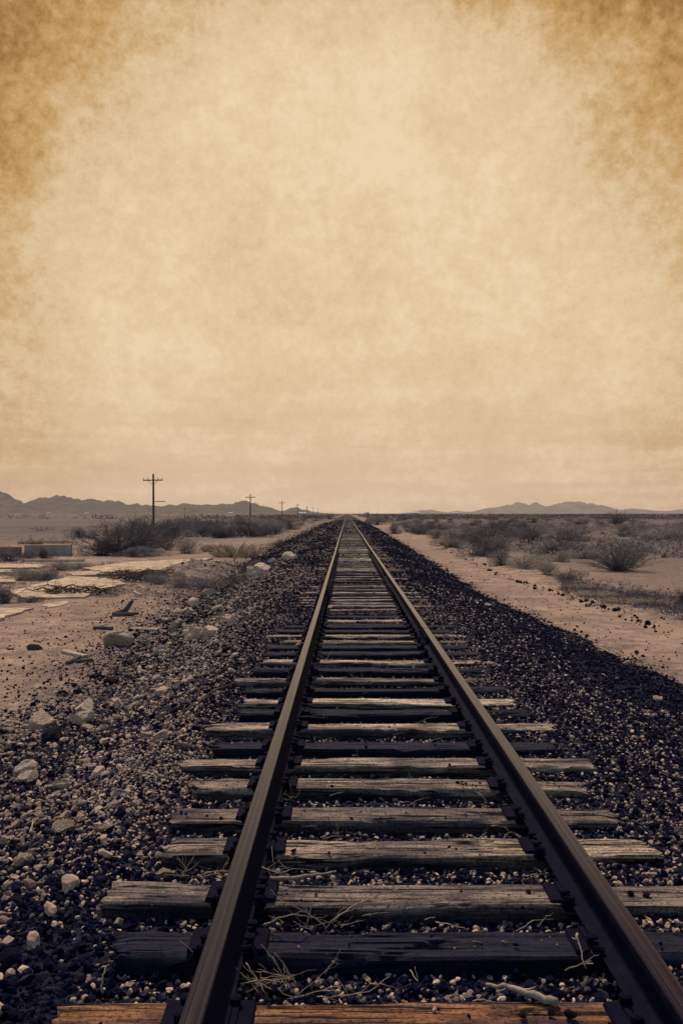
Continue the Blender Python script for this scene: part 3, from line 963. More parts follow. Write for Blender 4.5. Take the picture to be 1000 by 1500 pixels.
twig([(263, 1285, -.02), (275, 1270, .03), (290, 1243, .1)], .004, 'spindly twig rising behind the stained tie left of the rail', 4)
for i in range(46):
    py = 1010 + 470 * random.random() ** .8; dyp = py - CY
    px = CX + random.uniform(-.24, .60) * dyp; L = random.uniform(10, 34) * dyp / 450
    a = random.uniform(-.5, .5)
    twig([(px, py, -.05), (px + L * .5, py - L * .22 * a - 2, -.02 + random.uniform(0, .03)), (px + L, py - L * .5 * a, -.04)], random.uniform(.003, .006), 'thin broken twig lying in the gravel between the rails', random.choice([0, 1, 2, 3]), group='broken twigs in the gravel between the rails')
# dry brush tangles
for px, py, lab in [(405, 1446, 'tangle of dry brush in the corner beside the left rail'), (470, 1350, 'loose tangle of fine twigs under the leaning stick'),
                    (500, 1218, 'sparse dry sprigs growing between the grey and pale ties'), (288, 1278, 'dry sprigs sprouting beside the cracked tie left of the rail'),
                    (440, 1010, 'wispy dry brush beside the left rail farther along'), (480, 972, 'small dry bush caught between the ties'),
                    (525, 1004, 'thin dry sprig spread over the dark ties')]:
    x, y_, z = at(px, py, TIE_Z - 0.07)
    b = MB(); rg = random.Random(px)
    for k in range(16):
        a = rg.uniform(0, 6.28); L = rg.uniform(.06, .22); e = rg.uniform(.05, .9)
        s = np.array([rg.gauss(0, .07), rg.gauss(0, .04), 0])
        d = np.array([cos(a) * cos(e), sin(a) * cos(e) * .6, sin(e)])
        t = twig_mesh([s, s + d * L * .5 + np.array([0, 0, rg.gauss(0, .01)]), s + d * L], rg.uniform(.0016, .0034), 2, k + px, 4)
        b.add(t.v, t.f)
    tag(obj('dry_brush', b.mesh('dry_brush', True), M['twig'], None, (x, y_, z)), lab, 'dry brush')
# scattered: twigs farther along the track
far_tw = [(420, 1052, 480, 1052), (470, 1002, 500, 1000), (540, 1003, 560, 992), (545, 938, 585, 948), (478, 968, 486, 956), (610, 1060, 640, 1050), (690, 1240, 712, 1218),
          (698, 1160, 712, 1175), (520, 1238, 560, 1243), (600, 1180, 625, 1168), (620, 1092, 650, 1080)]
for i, (a, b2, c, d) in enumerate(far_tw):
    twig([(a, b2, -.03), ((a + c) / 2, (b2 + d) / 2 - 3, .01), (c, d, -.01)], .004, 'thin dry twig lying across the gaps between the middle ties', 2, group='thin twigs between the middle ties')
# beside the track
twig([(712, 1038, .0), (745, 1036, .02), (785, 1043, .03), (845, 1066, .0)], .006, 'long curved pale stem on the gravel outside the right rail', 0, plane=TIE_Z - .08)
twig([(795, 1131, .0), (820, 1134, .01), (846, 1136, .0)], .007, 'straight pale stick between two tie ends on the right', 1, plane=TIE_Z - .06)
twig([(833, 1158, .0), (836, 1148, .04)], .007, 'short upright twig beside the short grey tie outside the right rail', 1, plane=TIE_Z - .07)
twig([(270, 1048, .02), (310, 1020, .03), (345, 1005, .03), (360, 996, .01)], .013, 'long thin dark stick lying up the left gravel slope', 1, 'dark_twig', plane='surf', name='stick', cat='stick')
twig([(296, 955, .02), (304, 948, .02), (316, 946, .05), (318, 932, .1)], .014, 'crooked pale root below the largest boulder', 1, plane='surf')
twig([(40, 1232, .0), (48, 1212, .02)], .016, 'upright splinter of wood in the lower left gravel', 0, plane='surf', name='wood_splinter', cat='wood')
twig([(30, 1246, .0), (36, 1228, .03)], .02, 'dark broken wood chip in the lower left gravel', 0, 'dark_twig', plane='surf', name='wood_splinter', cat='wood')
twig([(875, 948, .0), (900, 960, .01), (912, 968, .01)], .018, 'long pale stick along the edge of the sandy road', 0, plane='surf', name='stick', cat='stick')
twig([(926, 970, .01), (938, 969, .02), (946, 967, .02)], .012, 'short dark stick on the sandy road', 1, 'dark_twig', plane='surf', name='stick', cat='stick')
twig([(899, 921, .0), (910, 921, .01), (915, 924, .0)], .010, 'thin curved dark twig in the middle of the sandy road', 0, 'dark_twig', plane='surf')


def plank(px0, py0, px1, py1, w, h, lab, mat='plank'):
    a = np.array(on_surface(px0, py0)); c = np.array(on_surface(px1, py1))
    L = np.linalg.norm((c - a)[:2]); rz = math.atan2(c[1] - a[1], c[0] - a[0])
    me = tie_mesh('plank', abs(hash((px0, py0))) % 1000, L, w, h, 40, 0.6)
    me.materials.clear(); me.materials.append(M[mat])
    tag(obj('plank', me, None, None, tuple((a + c) / 2 + (0, 0, h * 0.8 + .015)), (0, 0, rz)), lab, 'plank')


plank(92, 956, 125, 964, .10, .04, 'pale split plank lying on the bare sand')
plank(98, 974, 116, 965, .07, .05, 'dark broken stick meeting the pale split plank', 'dark_twig')
plank(110, 972, 136, 970, .06, .05, 'dark flat branch right of the pale split plank', 'dark_twig')
plank(138, 921, 165, 923, .09, .05, 'dark plank lying left of the largest boulder on the sand', 'dark_twig')
plank(192, 923, 232, 924, .10, .04, 'pale plank at the foot of the left slope')
plank(8, 951, 19, 952, .06, .03, 'small pale stick at the far left edge of the sand')
plank(196, 868, 206, 873, .10, .05, 'short pale offcut of wood on the sand near the slabs')
plank(460 + 70, 888 - 2, 541, 887, .2, .06, 'flat rust coloured block on the sandy road edge') if False else None

# snag and branch heap on the left
x, y_, z = on_surface(166, 903)
b = MB()
t = twig_mesh([(0, 0, .0), (.25, .05, .12), (.42, .1, .36)], .10, 2, 5, 7, .3); b.add(t.v, t.f)
t = twig_mesh([(0, 0, .02), (.3, -.05, .05), (.6, -.1, .08)], .08, 0, 6, 7); b.add(t.v, t.f)
tag(obj('stump', b.mesh('stump', True), M['dark_twig'], None, (x, y_, z)), 'jagged black snag standing on the bare sand', 'stump')
for (px, py, wpx, lab, seed) in [(108, 872, 110, 'heap of dead black branches lying across the pale slab', 3), (205, 846, 90, 'second heap of dead branches left of the earth mound', 4), (195, 852, 60, 'thin dead branches at the front of the second heap', 8)]:
    x, y_, z = on_surface(px, py); w = wpx / F * y_
    rg = random.Random(seed); b = MB()
    for k in range(70):
        s = np.array([rg.uniform(-.5, .42) * w, rg.gauss(0, .25), rg.uniform(.02, .22)]); a = rg.gauss(0, .35) + (pi if rg.random() < .3 else 0)
        L = rg.uniform(.3, .9); d = np.array([cos(a), sin(a), rg.gauss(0, .12)])
        t = twig_mesh([s, s + d * L * .5 + (0, 0, .06), s + d * L - (0, 0, s[2] * .6)], rg.uniform(.008, .022), 3, k, 4); b.add(t.v, t.f)
    tag(obj('branch_pile', b.mesh('branch_pile', True), M['dark_twig'], None, (x, y_, z)), lab, 'branches')


# ----------------------------------------------------------------- concrete
def slab(pts, lab, top=.09, th=.3, mat='concrete'):
    top = top * .85
    W = [np.array(at(a, c, top)) for a, c in pts]
    o0 = sum(W) / len(W)
    # subdivide the outline so that the edge can be broken and uneven
    Q = []
    for i in range(len(W)):
        a, c = W[i], W[(i + 1) % len(W)]
        m = max(2, min(14, int(np.linalg.norm(c - a) / .35)))
        for k in range(m):
            p = a + (c - a) * k / m - o0
            nrm = np.array([c[1] - a[1], -(c[0] - a[0])]); nrm = nrm / (np.linalg.norm(nrm) + 1e-9)
            j = random.uniform(-.12, .12) if k else 0
            Q.append((p[0] + nrm[0] * j, p[1] + nrm[1] * j))
    n = len(Q)
    V = [(p[0], p[1], 0) for p in Q] + [(p[0], p[1], -.012) for p in Q] + [(p[0], p[1], -th) for p in Q]
    V[:n] = [(p[0] * .995, p[1] * .995, 0) for p in Q]
    Fc = [list(range(n))] + [(n * r + (k + 1) % n, n * r + k, n * (r + 1) + k, n * (r + 1) + (k + 1) % n) for r in (0, 1) for k in range(n)]
    ar = sum(Q[i][0] * Q[(i + 1) % n][1] - Q[(i + 1) % n][0] * Q[i][1] for i in range(n))
    if ar < 0: Fc = [f[::-1] for f in Fc]
    tag(obj('concrete_slab', mesh_np('concrete_slab', V, Fc), M[mat], None, tuple(o0)), lab, 'slab')


slab([(14, 866), (100, 844), (152, 846), (182, 854), (124, 874), (36, 876)], 'large pale slab under the heap of dead branches')
slab([(120, 832), (190, 823), (312, 817), (232, 837), (160, 838)], 'longest pale slab in front of the tall dark bush', .12)
slab([(-40, 890), (49, 891), (22, 899), (-40, 922)], 'pale slab corner at the left edge, nearest of the slabs', .07)
slab([(-60, 826), (66, 826), (60, 831), (-60, 832)], 'narrow pale slab below the low wall at the left edge', .10)
slab([(-50, 834), (16, 834), (14, 838), (-50, 839)], 'small slab between the narrow slab and the grey bushes', .09)
slab([(-50, 843), (30, 844), (20, 852), (-50, 854)], 'rusty tan slab at the left edge behind the large pale slab', .09)
slab([(58, 887), (100, 880), (95, 886), (70, 890)], 'small broken slab in front of the dead branch heap', .05)
slab([(97, 838), (196, 834), (200, 839), (110, 843)], 'strip of slab between the large and the longest slab', .08)
# low wall
x0, y0, _ = at(36, 815); x1, y1, _ = at(111, 814)
b = MB()
def wallbox(xa, xb, h, yy, th):
    n = 8
    for i in range(1):
        b.box(((xa + xb) / 2, yy, h / 2 - .1), (xb - xa, th, h + .2))
wallbox(x0, x1, .62, y0, .22)
tag(obj('low_wall', b.mesh('low_wall'), m_noisy('grey concrete', (0.16, 0.125, 0.10), (0.36, 0.28, 0.22), 1.6, 0.9, 0.1, (1, 1, .5)), None), 'low grey concrete wall standing left of the tall dark bush', 'wall')
b = MB(); wallbox(x0 - 4, x0 - .12, .52, y0 - .25, .22)
tag(obj('low_wall', b.mesh('low_wall'), m_noisy('stained concrete', (0.11, 0.08, 0.062), (0.24, 0.17, 0.125), 1.6), None), 'darker low wall reaching the left edge behind small bushes', 'wall')
b = MB(); xa = at(32, 823)[0]; xb, yy_, _ = at(122, 823); b.box(((xa + xb) / 2, yy_, .03), (xb - xa, .3, .2))
tag(obj('kerb', b.mesh('kerb'), M['concrete'], None), 'low concrete kerb in front of the low grey wall', 'kerb')

# ----------------------------------------------------------------- shrubs
def quads(P, size, rng, up=0.3):
    n = len(P)
    a = rng.normal(size=(n, 3)); a /= np.linalg.norm(a, axis=1)[:, None]
    b2 = rng.normal(size=(n, 3)); c = np.cross(a, b2); c /= np.linalg.norm(c, axis=1)[:, None]
    s = size[:, None] if hasattr(size, '__len__') else size
    V = np.stack([P - a * s, P + c * s * .45, P + a * s, P - c * s * .45], 1).reshape(-1, 3)
    Fc = np.arange(n * 4).reshape(n, 4)
    return V, Fc


def make_creosote(seed, stems=60, leaves=7000, spread=.9, h=1.0, leafy=.8):
    """Fan of thin stems from one crown, unit height, about 2 units wide; returns stem mesh, leaf mesh."""
    rng = np.random.default_rng(seed); rg = random.Random(seed)
    b = MB(); LP = []
    for i in range(stems):
        a = rg.uniform(0, 6.28); tilt = rg.uniform(.03, 1) ** .65 * 1.3 * spread
        L = h * rg.uniform(.72, 1.08) * (1 - .05 * tilt)
        s = np.array([rg.gauss(0, .06), rg.gauss(0, .06), 0]); d = np.array([cos(a) * sin(tilt), sin(a) * sin(tilt), cos(tilt)])
        P = [s]
        for k in range(1, 5):
            d2 = d + np.array([rg.gauss(0, .12), rg.gauss(0, .12), .10 * k * .5]); d2 /= np.linalg.norm(d2)
            P.append(P[-1] + d2 * L / 4)
        b.tube(P, [.009, .007, .006, .004, .002], 3)
        for k in range(9):
            u = rg.uniform(.08, 1) ** .8 * 4; j = min(int(u), 3); q = P[j] + (P[j + 1] - P[j]) * (u - j)
            e = d + np.array([rg.gauss(0, .6), rg.gauss(0, .6), rg.gauss(.15, .4)]); e /= np.linalg.norm(e); l2 = L * rg.uniform(.12, .32)
            b.tube([q, q + e * l2], [.0042, .0018], 3)
            for w in range(int(leafy * 14)):
                LP.append(q + e * l2 * rg.uniform(.3, 1.1) + np.array([rg.gauss(0, .025) for _ in range(3)]))
    LP = np.array(LP); LP = LP[rng.permutation(len(LP))[:leaves]]; LP[:, 2] = np.maximum(LP[:, 2], .01)
    V, Fc = quads(LP, rng.uniform(.006, .014, len(LP)), rng)
    lm = mesh_np('foliage', V, Fc); attr(lm, 'tone', np.repeat(rng.uniform(0, 1, len(LP)), 4))
    bm2 = b.mesh('stems'); bm2.materials.append(M['stem']); lm.materials.append(M['leaf_dark'])
    return bm2, lm


def make_saltbush(seed, leaves=6500, mat='leaf_grey'):
    """Dense rounded shrub of several lumps, unit height, about 2.2 units wide."""
    rng = np.random.default_rng(seed); rg = random.Random(seed)
    C = []; 
    for i in range(9):
        a = rg.uniform(0, 6.28); r = rg.uniform(.0, .75)
        C.append((cos(a) * r, sin(a) * r, rg.uniform(.22, .62) * (1 - .4 * r), rg.uniform(.25, .42)))
    P = []
    for k in range(leaves):
        c = rg.choice(C); d = rng.normal(size=3); d /= np.linalg.norm(d); rad = c[3] * rg.uniform(.45, 1.12) ** .6
        p = np.array(c[:3]) + d * rad * np.array([1, 1, .95]); 
        if p[2] < .01: p[2] = rg.uniform(.01, .15)
        P.append(p)
    P = np.array(P); V, Fc = quads(P, rng.uniform(.011, .028, len(P)), rng)
    lm = mesh_np('foliage', V, Fc)
    tone = np.repeat(np.clip(.5 + 1.0 * fbm(P[:, 0] * 4 + seed, P[:, 1] * 4 + P[:, 2] * 3, seed, 3) + rng.normal(0, .15, len(P)), 0, 1), 4); attr(lm, 'tone', tone)
    b = MB()
    for i in range(34):
        c = rg.choice(C); e = np.array(c[:3]) + rng.normal(size=3) * c[3] * .7; e[2] = abs(e[2]) + .15
        b.tube([(rg.gauss(0, .12), rg.gauss(0, .12), 0), e * np.array([.55, .55, .5]), e], [.014, .009, .003], 3)
    bm2 = b.mesh('stems'); bm2.materials.append(M['stem']); lm.materials.append(M[mat])
    return bm2, lm


def make_tuft(seed, blades=520):
    """Clump of dry grass blades, unit height."""
    rng = np.random.default_rng(seed); V = []; Fc = []
    for k in range(blades):
        a = rng.uniform(0, 6.28); r = rng.uniform(0, .75) ** .8; s = np.array([cos(a) * r, sin(a) * r * .8, 0])
        d = np.array([cos(a) * rng.uniform(0, .5), sin(a) * rng.uniform(0, .5), 1]) + rng.normal(size=3) * .15; L = rng.uniform(.4, 1.05) * (1 - .35 * r)
        w = np.array([-sin(a), cos(a), 0]) * .0055; n = len(V)
        V += [s - w, s + w, s + d * L * .6 + w * .7, s + d * L + np.array([cos(a), sin(a), -.3]) * .12, s + d * L * .6 - w * .7]; Fc.append((n, n + 1, n + 2, n + 3, n + 4))
    me = mesh_np('grass_clump', np.array(V), Fc); attr(me, 'tone', np.repeat(rng.uniform(0, 1, blades), 5)); me.materials.append(M['leaf_dry'])
    return me


CREO = [make_creosote(i + 1) for i in range(3)] + [make_creosote(11, 40, 3000, 1.0, 1.0, .4)] + [make_creosote(14, 110, 12000, 1.05, 1.0, .9)]
SALT = [make_saltbush(i + 21) for i in range(4)]
DARK = [make_saltbush(i + 31, 6500, 'leaf_dark') for i in range(3)]
TUFT = [make_tuft(i + 41) for i in range(3)]
ALLK = {'C': CREO, 'S': SALT, 'D': DARK}


def shrub(kind, px, py, wpx, hpx, label, group=None, idx=None, name=None):
    x, y, z = on_surface(px, py)
    w = wpx / F * y; h = hpx / F * y
    return shrub_at(kind, x, y, z, w, h, label, group, idx)


def shrub_at(kind, x, y, z, w, h, label, group=None, idx=None):
    rz = random.uniform(0, 6.28)
    if kind in 'SD': w, h = w * 1.5, h * 1.2
    if kind == 'C': w = w * 1.35
    if kind == 'G':
        o = obj('grass_clump', TUFT[idx if idx is not None else random.randrange(3)], None, None, (x, y, z - .02), (0, 0, rz), (w / 1.7, w / 1.7, h))
        return tag(o, label, 'grass clump', group)
    ms = ALLK[kind]; st, lf = ms[idx if idx is not None else random.randrange(len(ms))]
    r = empty('shrub', (x, y, z - .03), rz); tag(r, label, 'shrub', group)
    r.scale = (w / 2.0, w / 2.0, h)
    obj('stems', st, None, r); obj('foliage', lf, None, r)
    return r


LIST = [
    ('C', 185, 813, 122, 58, 'tallest dark twiggy bush, left of the nearest telephone pole', 4),
    ('C', 246, 806, 56, 42, 'twiggy bush growing against the right side of the tallest bush', 1),
    ('C', 215, 808, 60, 40, 'bush filling the gap below the nearest telephone pole', 4),
    ('D', 150, 814, 60, 26, 'dark skirt of brush at the left foot of the tallest bush', 0),
    ('S', 205, 816, 70, 15, 'low grey brush at the right foot of the tallest bush', 0),
    ('S', 272, 811, 44, 22, 'rounded grey bush right of the twiggy pair of bushes', 1),
    ('D', 297, 786, 44, 19, 'dark bush behind the bare patch, left of two dark bushes', 1),
    ('D', 326, 788, 42, 25, 'dark bush with a peaked top behind the pale grass', 2),
    ('S', 358, 785, 40, 18, 'grey bush just left of the second telephone pole foot', 2),
    ('D', 386, 786, 34, 20, 'dark rounded bush right of the second telephone pole', 0),
    ('S', 408, 776, 36, 16, 'grey bush on the flat below the third telephone pole', 3),
    ('D', 424, 776, 26, 15, 'dark bush near the far end of the left embankment', 1),
    ('C', 408, 803, 18, 15, 'lone little bush at the foot of the far left embankment', 0),
    ('G', 345, 816, 66, 20, 'pale dry grass clump behind the earth mound', None),
    ('G', 315, 808, 40, 12, 'smaller pale grass clump left of the larger pale one', None),
    ('D', 370, 838, 34, 20, 'dark scrubby bush right of the earth mound', 2),
    ('S', 382, 846, 22, 12, 'low bush squeezed between the mound and the pale boulders', 1),
    ('D', 340, 858, 30, 20, 'dark brush at the right foot of the earth mound', 0),
    ('S', 302, 862, 50, 22, 'grey brush covering the front of the earth mound', 3),
    ('S', 262, 860, 40, 22, 'grey brush at the left foot of the earth mound', 0),
    ('S', 232, 856, 34, 20, 'matted brush behind the second dead branch heap', 2),
    ('D', 64, 819, 28, 19, 'small dark bush in front of the low grey wall', 1),
    ('D', 14, 822, 60, 24, 'dark bush at the left edge in front of the darker wall', 2),
    ('D', 40, 820, 30, 14, 'low dark bush between two others along the wall', 0),
    ('S', 88, 835, 46, 13, 'low grey bush at the right end of a hedge like row by the slabs', 1),
    ('S', 112, 833, 34, 12, 'grassy grey bush between the kerb and the longest slab', 3),
    ('S', 38, 850, 50, 20, 'grey bush among the slabs, left of a paler one', 2),
    ('S', 72, 850, 48, 17, 'paler bush at the back edge of the large pale slab', 0),
    ('D', 6, 884, 50, 26, 'dark brush at the left edge between two pale slabs', 1),
    ('D', 40, 882, 40, 12, 'dark matted brush along the left end of the branch heap', 2),
    ('G', 35, 797, 20, 6, 'pale grass clump behind the low wall, leftmost of three', None),
    ('G', 52, 797, 24, 8, 'pale grass clump behind the low wall, middle of three', None),
    ('G', 85, 796, 40, 6, 'pale grass clump behind the low wall, rightmost of three', None),
    # right hand side
    ('C', 904, 836, 92, 44, 'largest fan shaped bush alone on the sand at the right', 4),
    ('C', 715, 806, 62, 50, 'tall wispy bush rising behind the dark bush near the road', 0),
    ('D', 702, 814, 76, 32, 'large dark bush on the left side of the sandy ground by the road', 0),
    ('S', 728, 815, 40, 30, 'grey bush leaning on the right side of the large dark bush', 1),
    ('S', 663, 802, 66, 16, 'low spreading grey bush left of the large dark bush', 2),
    ('S', 735, 828, 44, 22, 'grey bush beside the stone row, first of a chain of bushes', 0),
    ('S', 768, 832, 52, 24, 'broad grey bush in the middle of the chain along the stone row', 3),
    ('S', 800, 842, 36, 18, 'grey bush near the end of the chain along the stone row', 1),
    ('S', 832, 849, 40, 18, 'lowest grey bush ending the chain along the stone row', 2),
    ('D', 806, 812, 56, 20, 'dark spreading bush midway to the fan shaped bush', 1),
    ('D', 845, 806, 44, 14, 'dark flat bush with pale stones in front', 2),
    ('C', 828, 800, 46, 32, 'bare branched bush standing behind the dark flat bush', 3),
    ('C', 778, 797, 44, 30, 'wispy upright bush behind the dark spreading bush', 0),
    ('S', 822, 823, 40, 15, 'thin grey bush left of the largest fan shaped bush', 0),
    ('S', 855, 818, 40, 16, 'grey bush behind the left side of the fan shaped bush', 3),
    ('D', 914, 786, 22, 16, 'dark round bush on the flat behind the fan shaped bush', 0),
    ('D', 966, 786, 26, 13, 'dark bush on the flat near the right edge', 2),
    ('S', 948, 808, 34, 9, 'low grey bush right of the fan shaped bush', 1),
    ('C', 862, 793, 12, 9, 'little dark bush standing alone in a bare patch', 1),
    ('D', 880, 795, 10, 6, 'tiny dark bush beside the little lone one', 1),
    ('C', 902, 770, 44, 22, 'hazy broad bush on the skyline right of centre', 2),
    ('S', 942, 873, 24, 14, 'small grey bush in the dry weeds at the right', 3),
    ('D', 1002, 884, 34, 24, 'dark bush cut by the right edge', 1),
    ('D', 971, 817, 8, 9, 'small dark stub of a shrub right of the fan shaped bush', 2),
    ('C', 612, 782, 34, 22, 'wispy bush near the start of the stone row', 1),
    ('S', 577, 782, 24, 14, 'grey bush beside the dark ballast where the road begins', 0),
    ('S', 552, 769, 34, 17, 'grey bush by the right side of the far rails', 2),
    ('C', 640, 784, 36, 22, 'twiggy bush behind the low spreading grey bush', 2),
    ('D', 678, 784, 30, 16, 'dark bush on the flat behind the tall wispy bush', 0),
    ('C', 770, 781, 40, 20, 'twiggy bush far behind the wispy upright bush', 1),
    ('S', 655, 781, 30, 15, 'pale grey bush between two twiggy ones on the flat', 3),
    ('G', 870, 872, 60, 9, 'dry weeds spread before the small grey bush', None),
    ('G', 910, 882, 60, 9, 'dry weeds nearest the sandy road at the right', None),
    ('G', 845, 862, 44, 9, 'dry weeds below the end of the bush chain', None),
    ('G', 957, 884, 50, 9, 'dry weeds reaching toward the right edge bush', None),
]
for k, px, py, w, h, lab, ix in LIST:
    shrub(k, px, py, w, h, lab, None, ix)

# scattered scrub on the flats
cnt = 0; tries = 0
while cnt < 165 and tries < 5000:
    tries += 1
    py = CY + 7 + 36 * random.random() ** 1.5
    px = random.uniform(535, 1080)
    x, y, z = on_surface(px, py)
    if x < 7.5: continue
    h = random.uniform(.4, 1.5); w = h * random.uniform(1.9, 3.6)
    shrub_at(random.choice('SSSDDDC'), x, y, z, w, h, 'desert shrub scattered on the flat right of the track', 'scattered shrubs right of the track')
    cnt += 1
cnt = 0; tries = 0
while cnt < 55 and tries < 5000:
    tries += 1
    py = CY + 7 + 30 * random.random() ** 1.5
    px = random.uniform(235, 500) if cnt > 4 else random.uniform(-60, 235)
    x, y, z = on_surface(px, py)
    if x > -6.5: continue
    near = math.exp(-((x + 17) / 13) ** 2)
    if random.random() > near + .015: continue
    h = random.uniform(.6, 2.0); w = h * random.uniform(1.6, 2.8)
    shrub_at(random.choice('SSDDC'), x, y, z, w, h, 'desert shrub scattered on the flat left of the track', 'scattered shrubs left of the track')
    cnt += 1
# far scrub: reads as one mass
rng = np.random.default_rng(77); P = []; SZ = []
for k in range(5200):
    y = 330 * (3800 / 330) ** rng.uniform(); x = rng.uniform(-.46, .46) * y
    if abs(x) < 9: continue
    if x < -45 and rng.uniform() < .9 * sm(-45, -90, x): continue
    h = rng.uniform(.8, 2.6); n = 16
    q = rng.normal(size=(n, 3)) * np.array([h * .8, h * .8, h * .25]) + (x, y, 0)
    q[:, 2] = ground_z(x, y) + np.minimum(np.abs(rng.normal(size=n)), 1.5) * h * .45; P.append(q); SZ.append(rng.uniform(.25, .55, n) * h * .6)
P = np.concatenate(P); SZ = np.concatenate(SZ)
V, Fc = quads(P, SZ, rng); me = mesh_np('desert_scrub', V, Fc); attr(me, 'tone', np.repeat(rng.uniform(0, 1, len(P)), 4))
tag(obj('desert_scrub', me, M['leaf_dark']), 'far belt of dark scrub along the horizon', 'scrub', kind='stuff')


# low bursage covering the flats: uncountable
P = []; SZ = []; TN = []
for k in range(5200):
    y = 44 * (420 / 44) ** rng.uniform()
    if k % 3: x = rng.uniform(9.5, .46 * y + 4) if rng.uniform() < .55 + .45 * sm(50, 110, y) else 0
    else: x = -rng.uniform(7, 46)
    if x == 0 or fbm(x * .06, y * .03, 55, 3) + rng.normal() * .12 < -.05: continue
    if x < 0 and y < 66: continue
    h = rng.uniform(.18, .75); n = 26
    q = rng.normal(size=(n, 3)) * np.array([h * .75, h * .75, h * .25]) + (x, y, 0)
    q[:, 2] = ground_z(x, y) + np.minimum(np.abs(rng.normal(size=n)), 1.7) * h * .42; P.append(q); SZ.append(rng.uniform(.10, .26, n) * h); TN.append(np.clip(rng.normal(.45, .2) + rng.normal(0, .15, n), 0, 1))
P = np.concatenate(P); SZ = np.concatenate(SZ)
V, Fc = quads(P, SZ, rng); me = mesh_np('desert_scrub', V, Fc); attr(me, 'tone', np.repeat(np.concatenate(TN), 4))
tag(obj('desert_scrub', me, M['leaf_grey']), 'low grey scrub covering the flats on both sides of the track', 'scrub', kind='stuff')


# dry weeds and litter over the sand: uncountable
def blades(n, region, hmin, hmax, name, lab, mat):
    rng = np.random.default_rng(n); V = []; Fc = []
    while len(Fc) < n:
        px, py = region(rng); x, y, z = at(px, py, .03); z = float(ground_z(x, y)) - .01
        if x > float(toe_l(y)) - .2 and x < float(toe_r(y)) + .2: continue
        for k in range(7):
            a = rng.uniform(0, 6.28); s = np.array([x + rng.normal() * .06, y + rng.normal() * .06, z]); L = rng.uniform(hmin, hmax)
            d = np.array([cos(a) * .5, sin(a) * .5, 1]); w = np.array([1, 0, 0]) * .004 * (1 + y / 20); m = len(V)
            V += [s - w, s + w, s + d * L]; Fc.append((m, m + 1, m + 2))
    me = mesh_np(name, np.array(V), Fc); attr(me, 'tone', np.repeat(rng.uniform(0, .8, len(Fc)), 3))
    tag(obj(name, me, M[mat]), lab, 'grass', kind='stuff')


blades(9000, lambda r: (r.uniform(-20, 340), 824 + 50 * r.uniform() ** 1.2 + 0 * r.uniform()), .03, .13, 'grass', 'thin grey weeds around the slabs on the left', 'leaf_grey')
blades(7000, lambda r: (lambda u, v: (820 + 190 * u, 856 + 34 * u + v * 8))(r.uniform(), r.normal()), .03, .14, 'grass', 'strip of grey weeds right of the sandy road', 'leaf_dark')

# ----------------------------------------------------------------- telephone poles
def pole(x, y, h, label, group=None, lower=False):
    z = float(ground_z(x, y)); r = empty('telephone_pole', (x, y, z - .05)); tag(r, label, 'telephone pole', group)
    r.rotation_euler = (R(random.uniform(-.6, .6)), R(random.uniform(-.6, .6)), R(random.uniform(-3, 3)))
    b = MB(); b.lathe((0, 0, 0), [(.19, -.6), (.175, .5), (.155, h * .5), (.13, h - .12), (.105, h)], 12); obj('post', b.mesh('post', True), M['pole'], r)
    w = 1.45; zc = h - .95
    b = MB(); b.box((0, -.20, zc), (w * 2, .13, .16)); ca = obj('crossarm', b.mesh('crossarm'), M['pole'], r)
    for xx_ in (-1.36, -.75, .75, 1.36):
        b = MB(); b.lathe((xx_, -.20, zc + .08), [(.022, 0), (.022, .10), (.055, .11), (.075, .17), (.05, .26), (.02, .29)], 8); obj('insulator', b.mesh('insulator', True), M['glass_ins'], ca)
    for s in (-1, 1):
        b = MB(); b.tube([(s * .75, -.20, zc - .04), (s * .13, -.16, zc - .68)], .028, 4); obj('brace', b.mesh('brace'), M['pole'], r)
    if lower:
        b = MB(); b.box((.95, -.19, h - 4.05), (1.75, .09, .10)); obj('side_arm', b.mesh('side_arm'), M['pole'], r)


# line of poles 28 m left of the rails, 128 m apart
PL = ['nearest and tallest telephone pole, with a side arm halfway down', 'second telephone pole along the line, right of the twiggy bushes', 'third telephone pole, above the low hump of the mountain foot',
      'fourth telephone pole, before the pointed hill', 'fifth telephone pole, just right of the pointed hill', 'sixth telephone pole, small and thin near the vanishing point', 'farthest telephone pole, barely visible near the vanishing point']
for i in range(7):
    y = 124 + 128 * i
    pole(-28.1 - .4 * i, y, 8.0 + random.uniform(-.1, .2), PL[i], 'telephone poles along the left of the track', lower=(i == 0))
pole(-118, 620, 6.5, 'short lone pole on the far flat, between the first two tall ones', None)

# ----------------------------------------------------------------- far buildings
def shed(px, Y, w, h, d, label, group=None):
    x = (px - CX) / F * Y; z = float(ground_z(x, Y))
    r = empty('shed', (x, Y, z)); tag(r, label, 'shed', group)
    b = MB(); b.box((0, 0, h / 2 - .3), (w, d, h + .6)); obj('wall', b.mesh('wall'), M['white'], r)
    b = MB(); rh = h * .3; o_ = .4
    V = [(-w / 2 - o_, -d / 2 - o_, h + .01), (w / 2 + o_, -d / 2 - o_, h + .01), (w / 2 + o_, d / 2 + o_, h + .01), (-w / 2 - o_, d / 2 + o_, h + .01), (-w / 2 - o_, 0, h + rh), (w / 2 + o_, 0, h + rh)]
    b.add(V, [(3, 2, 1, 0), (0, 1, 5, 4), (2, 3, 4, 5), (3, 0, 4), (1, 2, 5)]); obj('roof', b.mesh('roof'), M['roof'], r)
    b = MB(); b.box((w * .2, -d / 2 - .03, h * .36), (h * .6, .06, h * .72)); obj('door', b.mesh('door'), M['iron'], r)


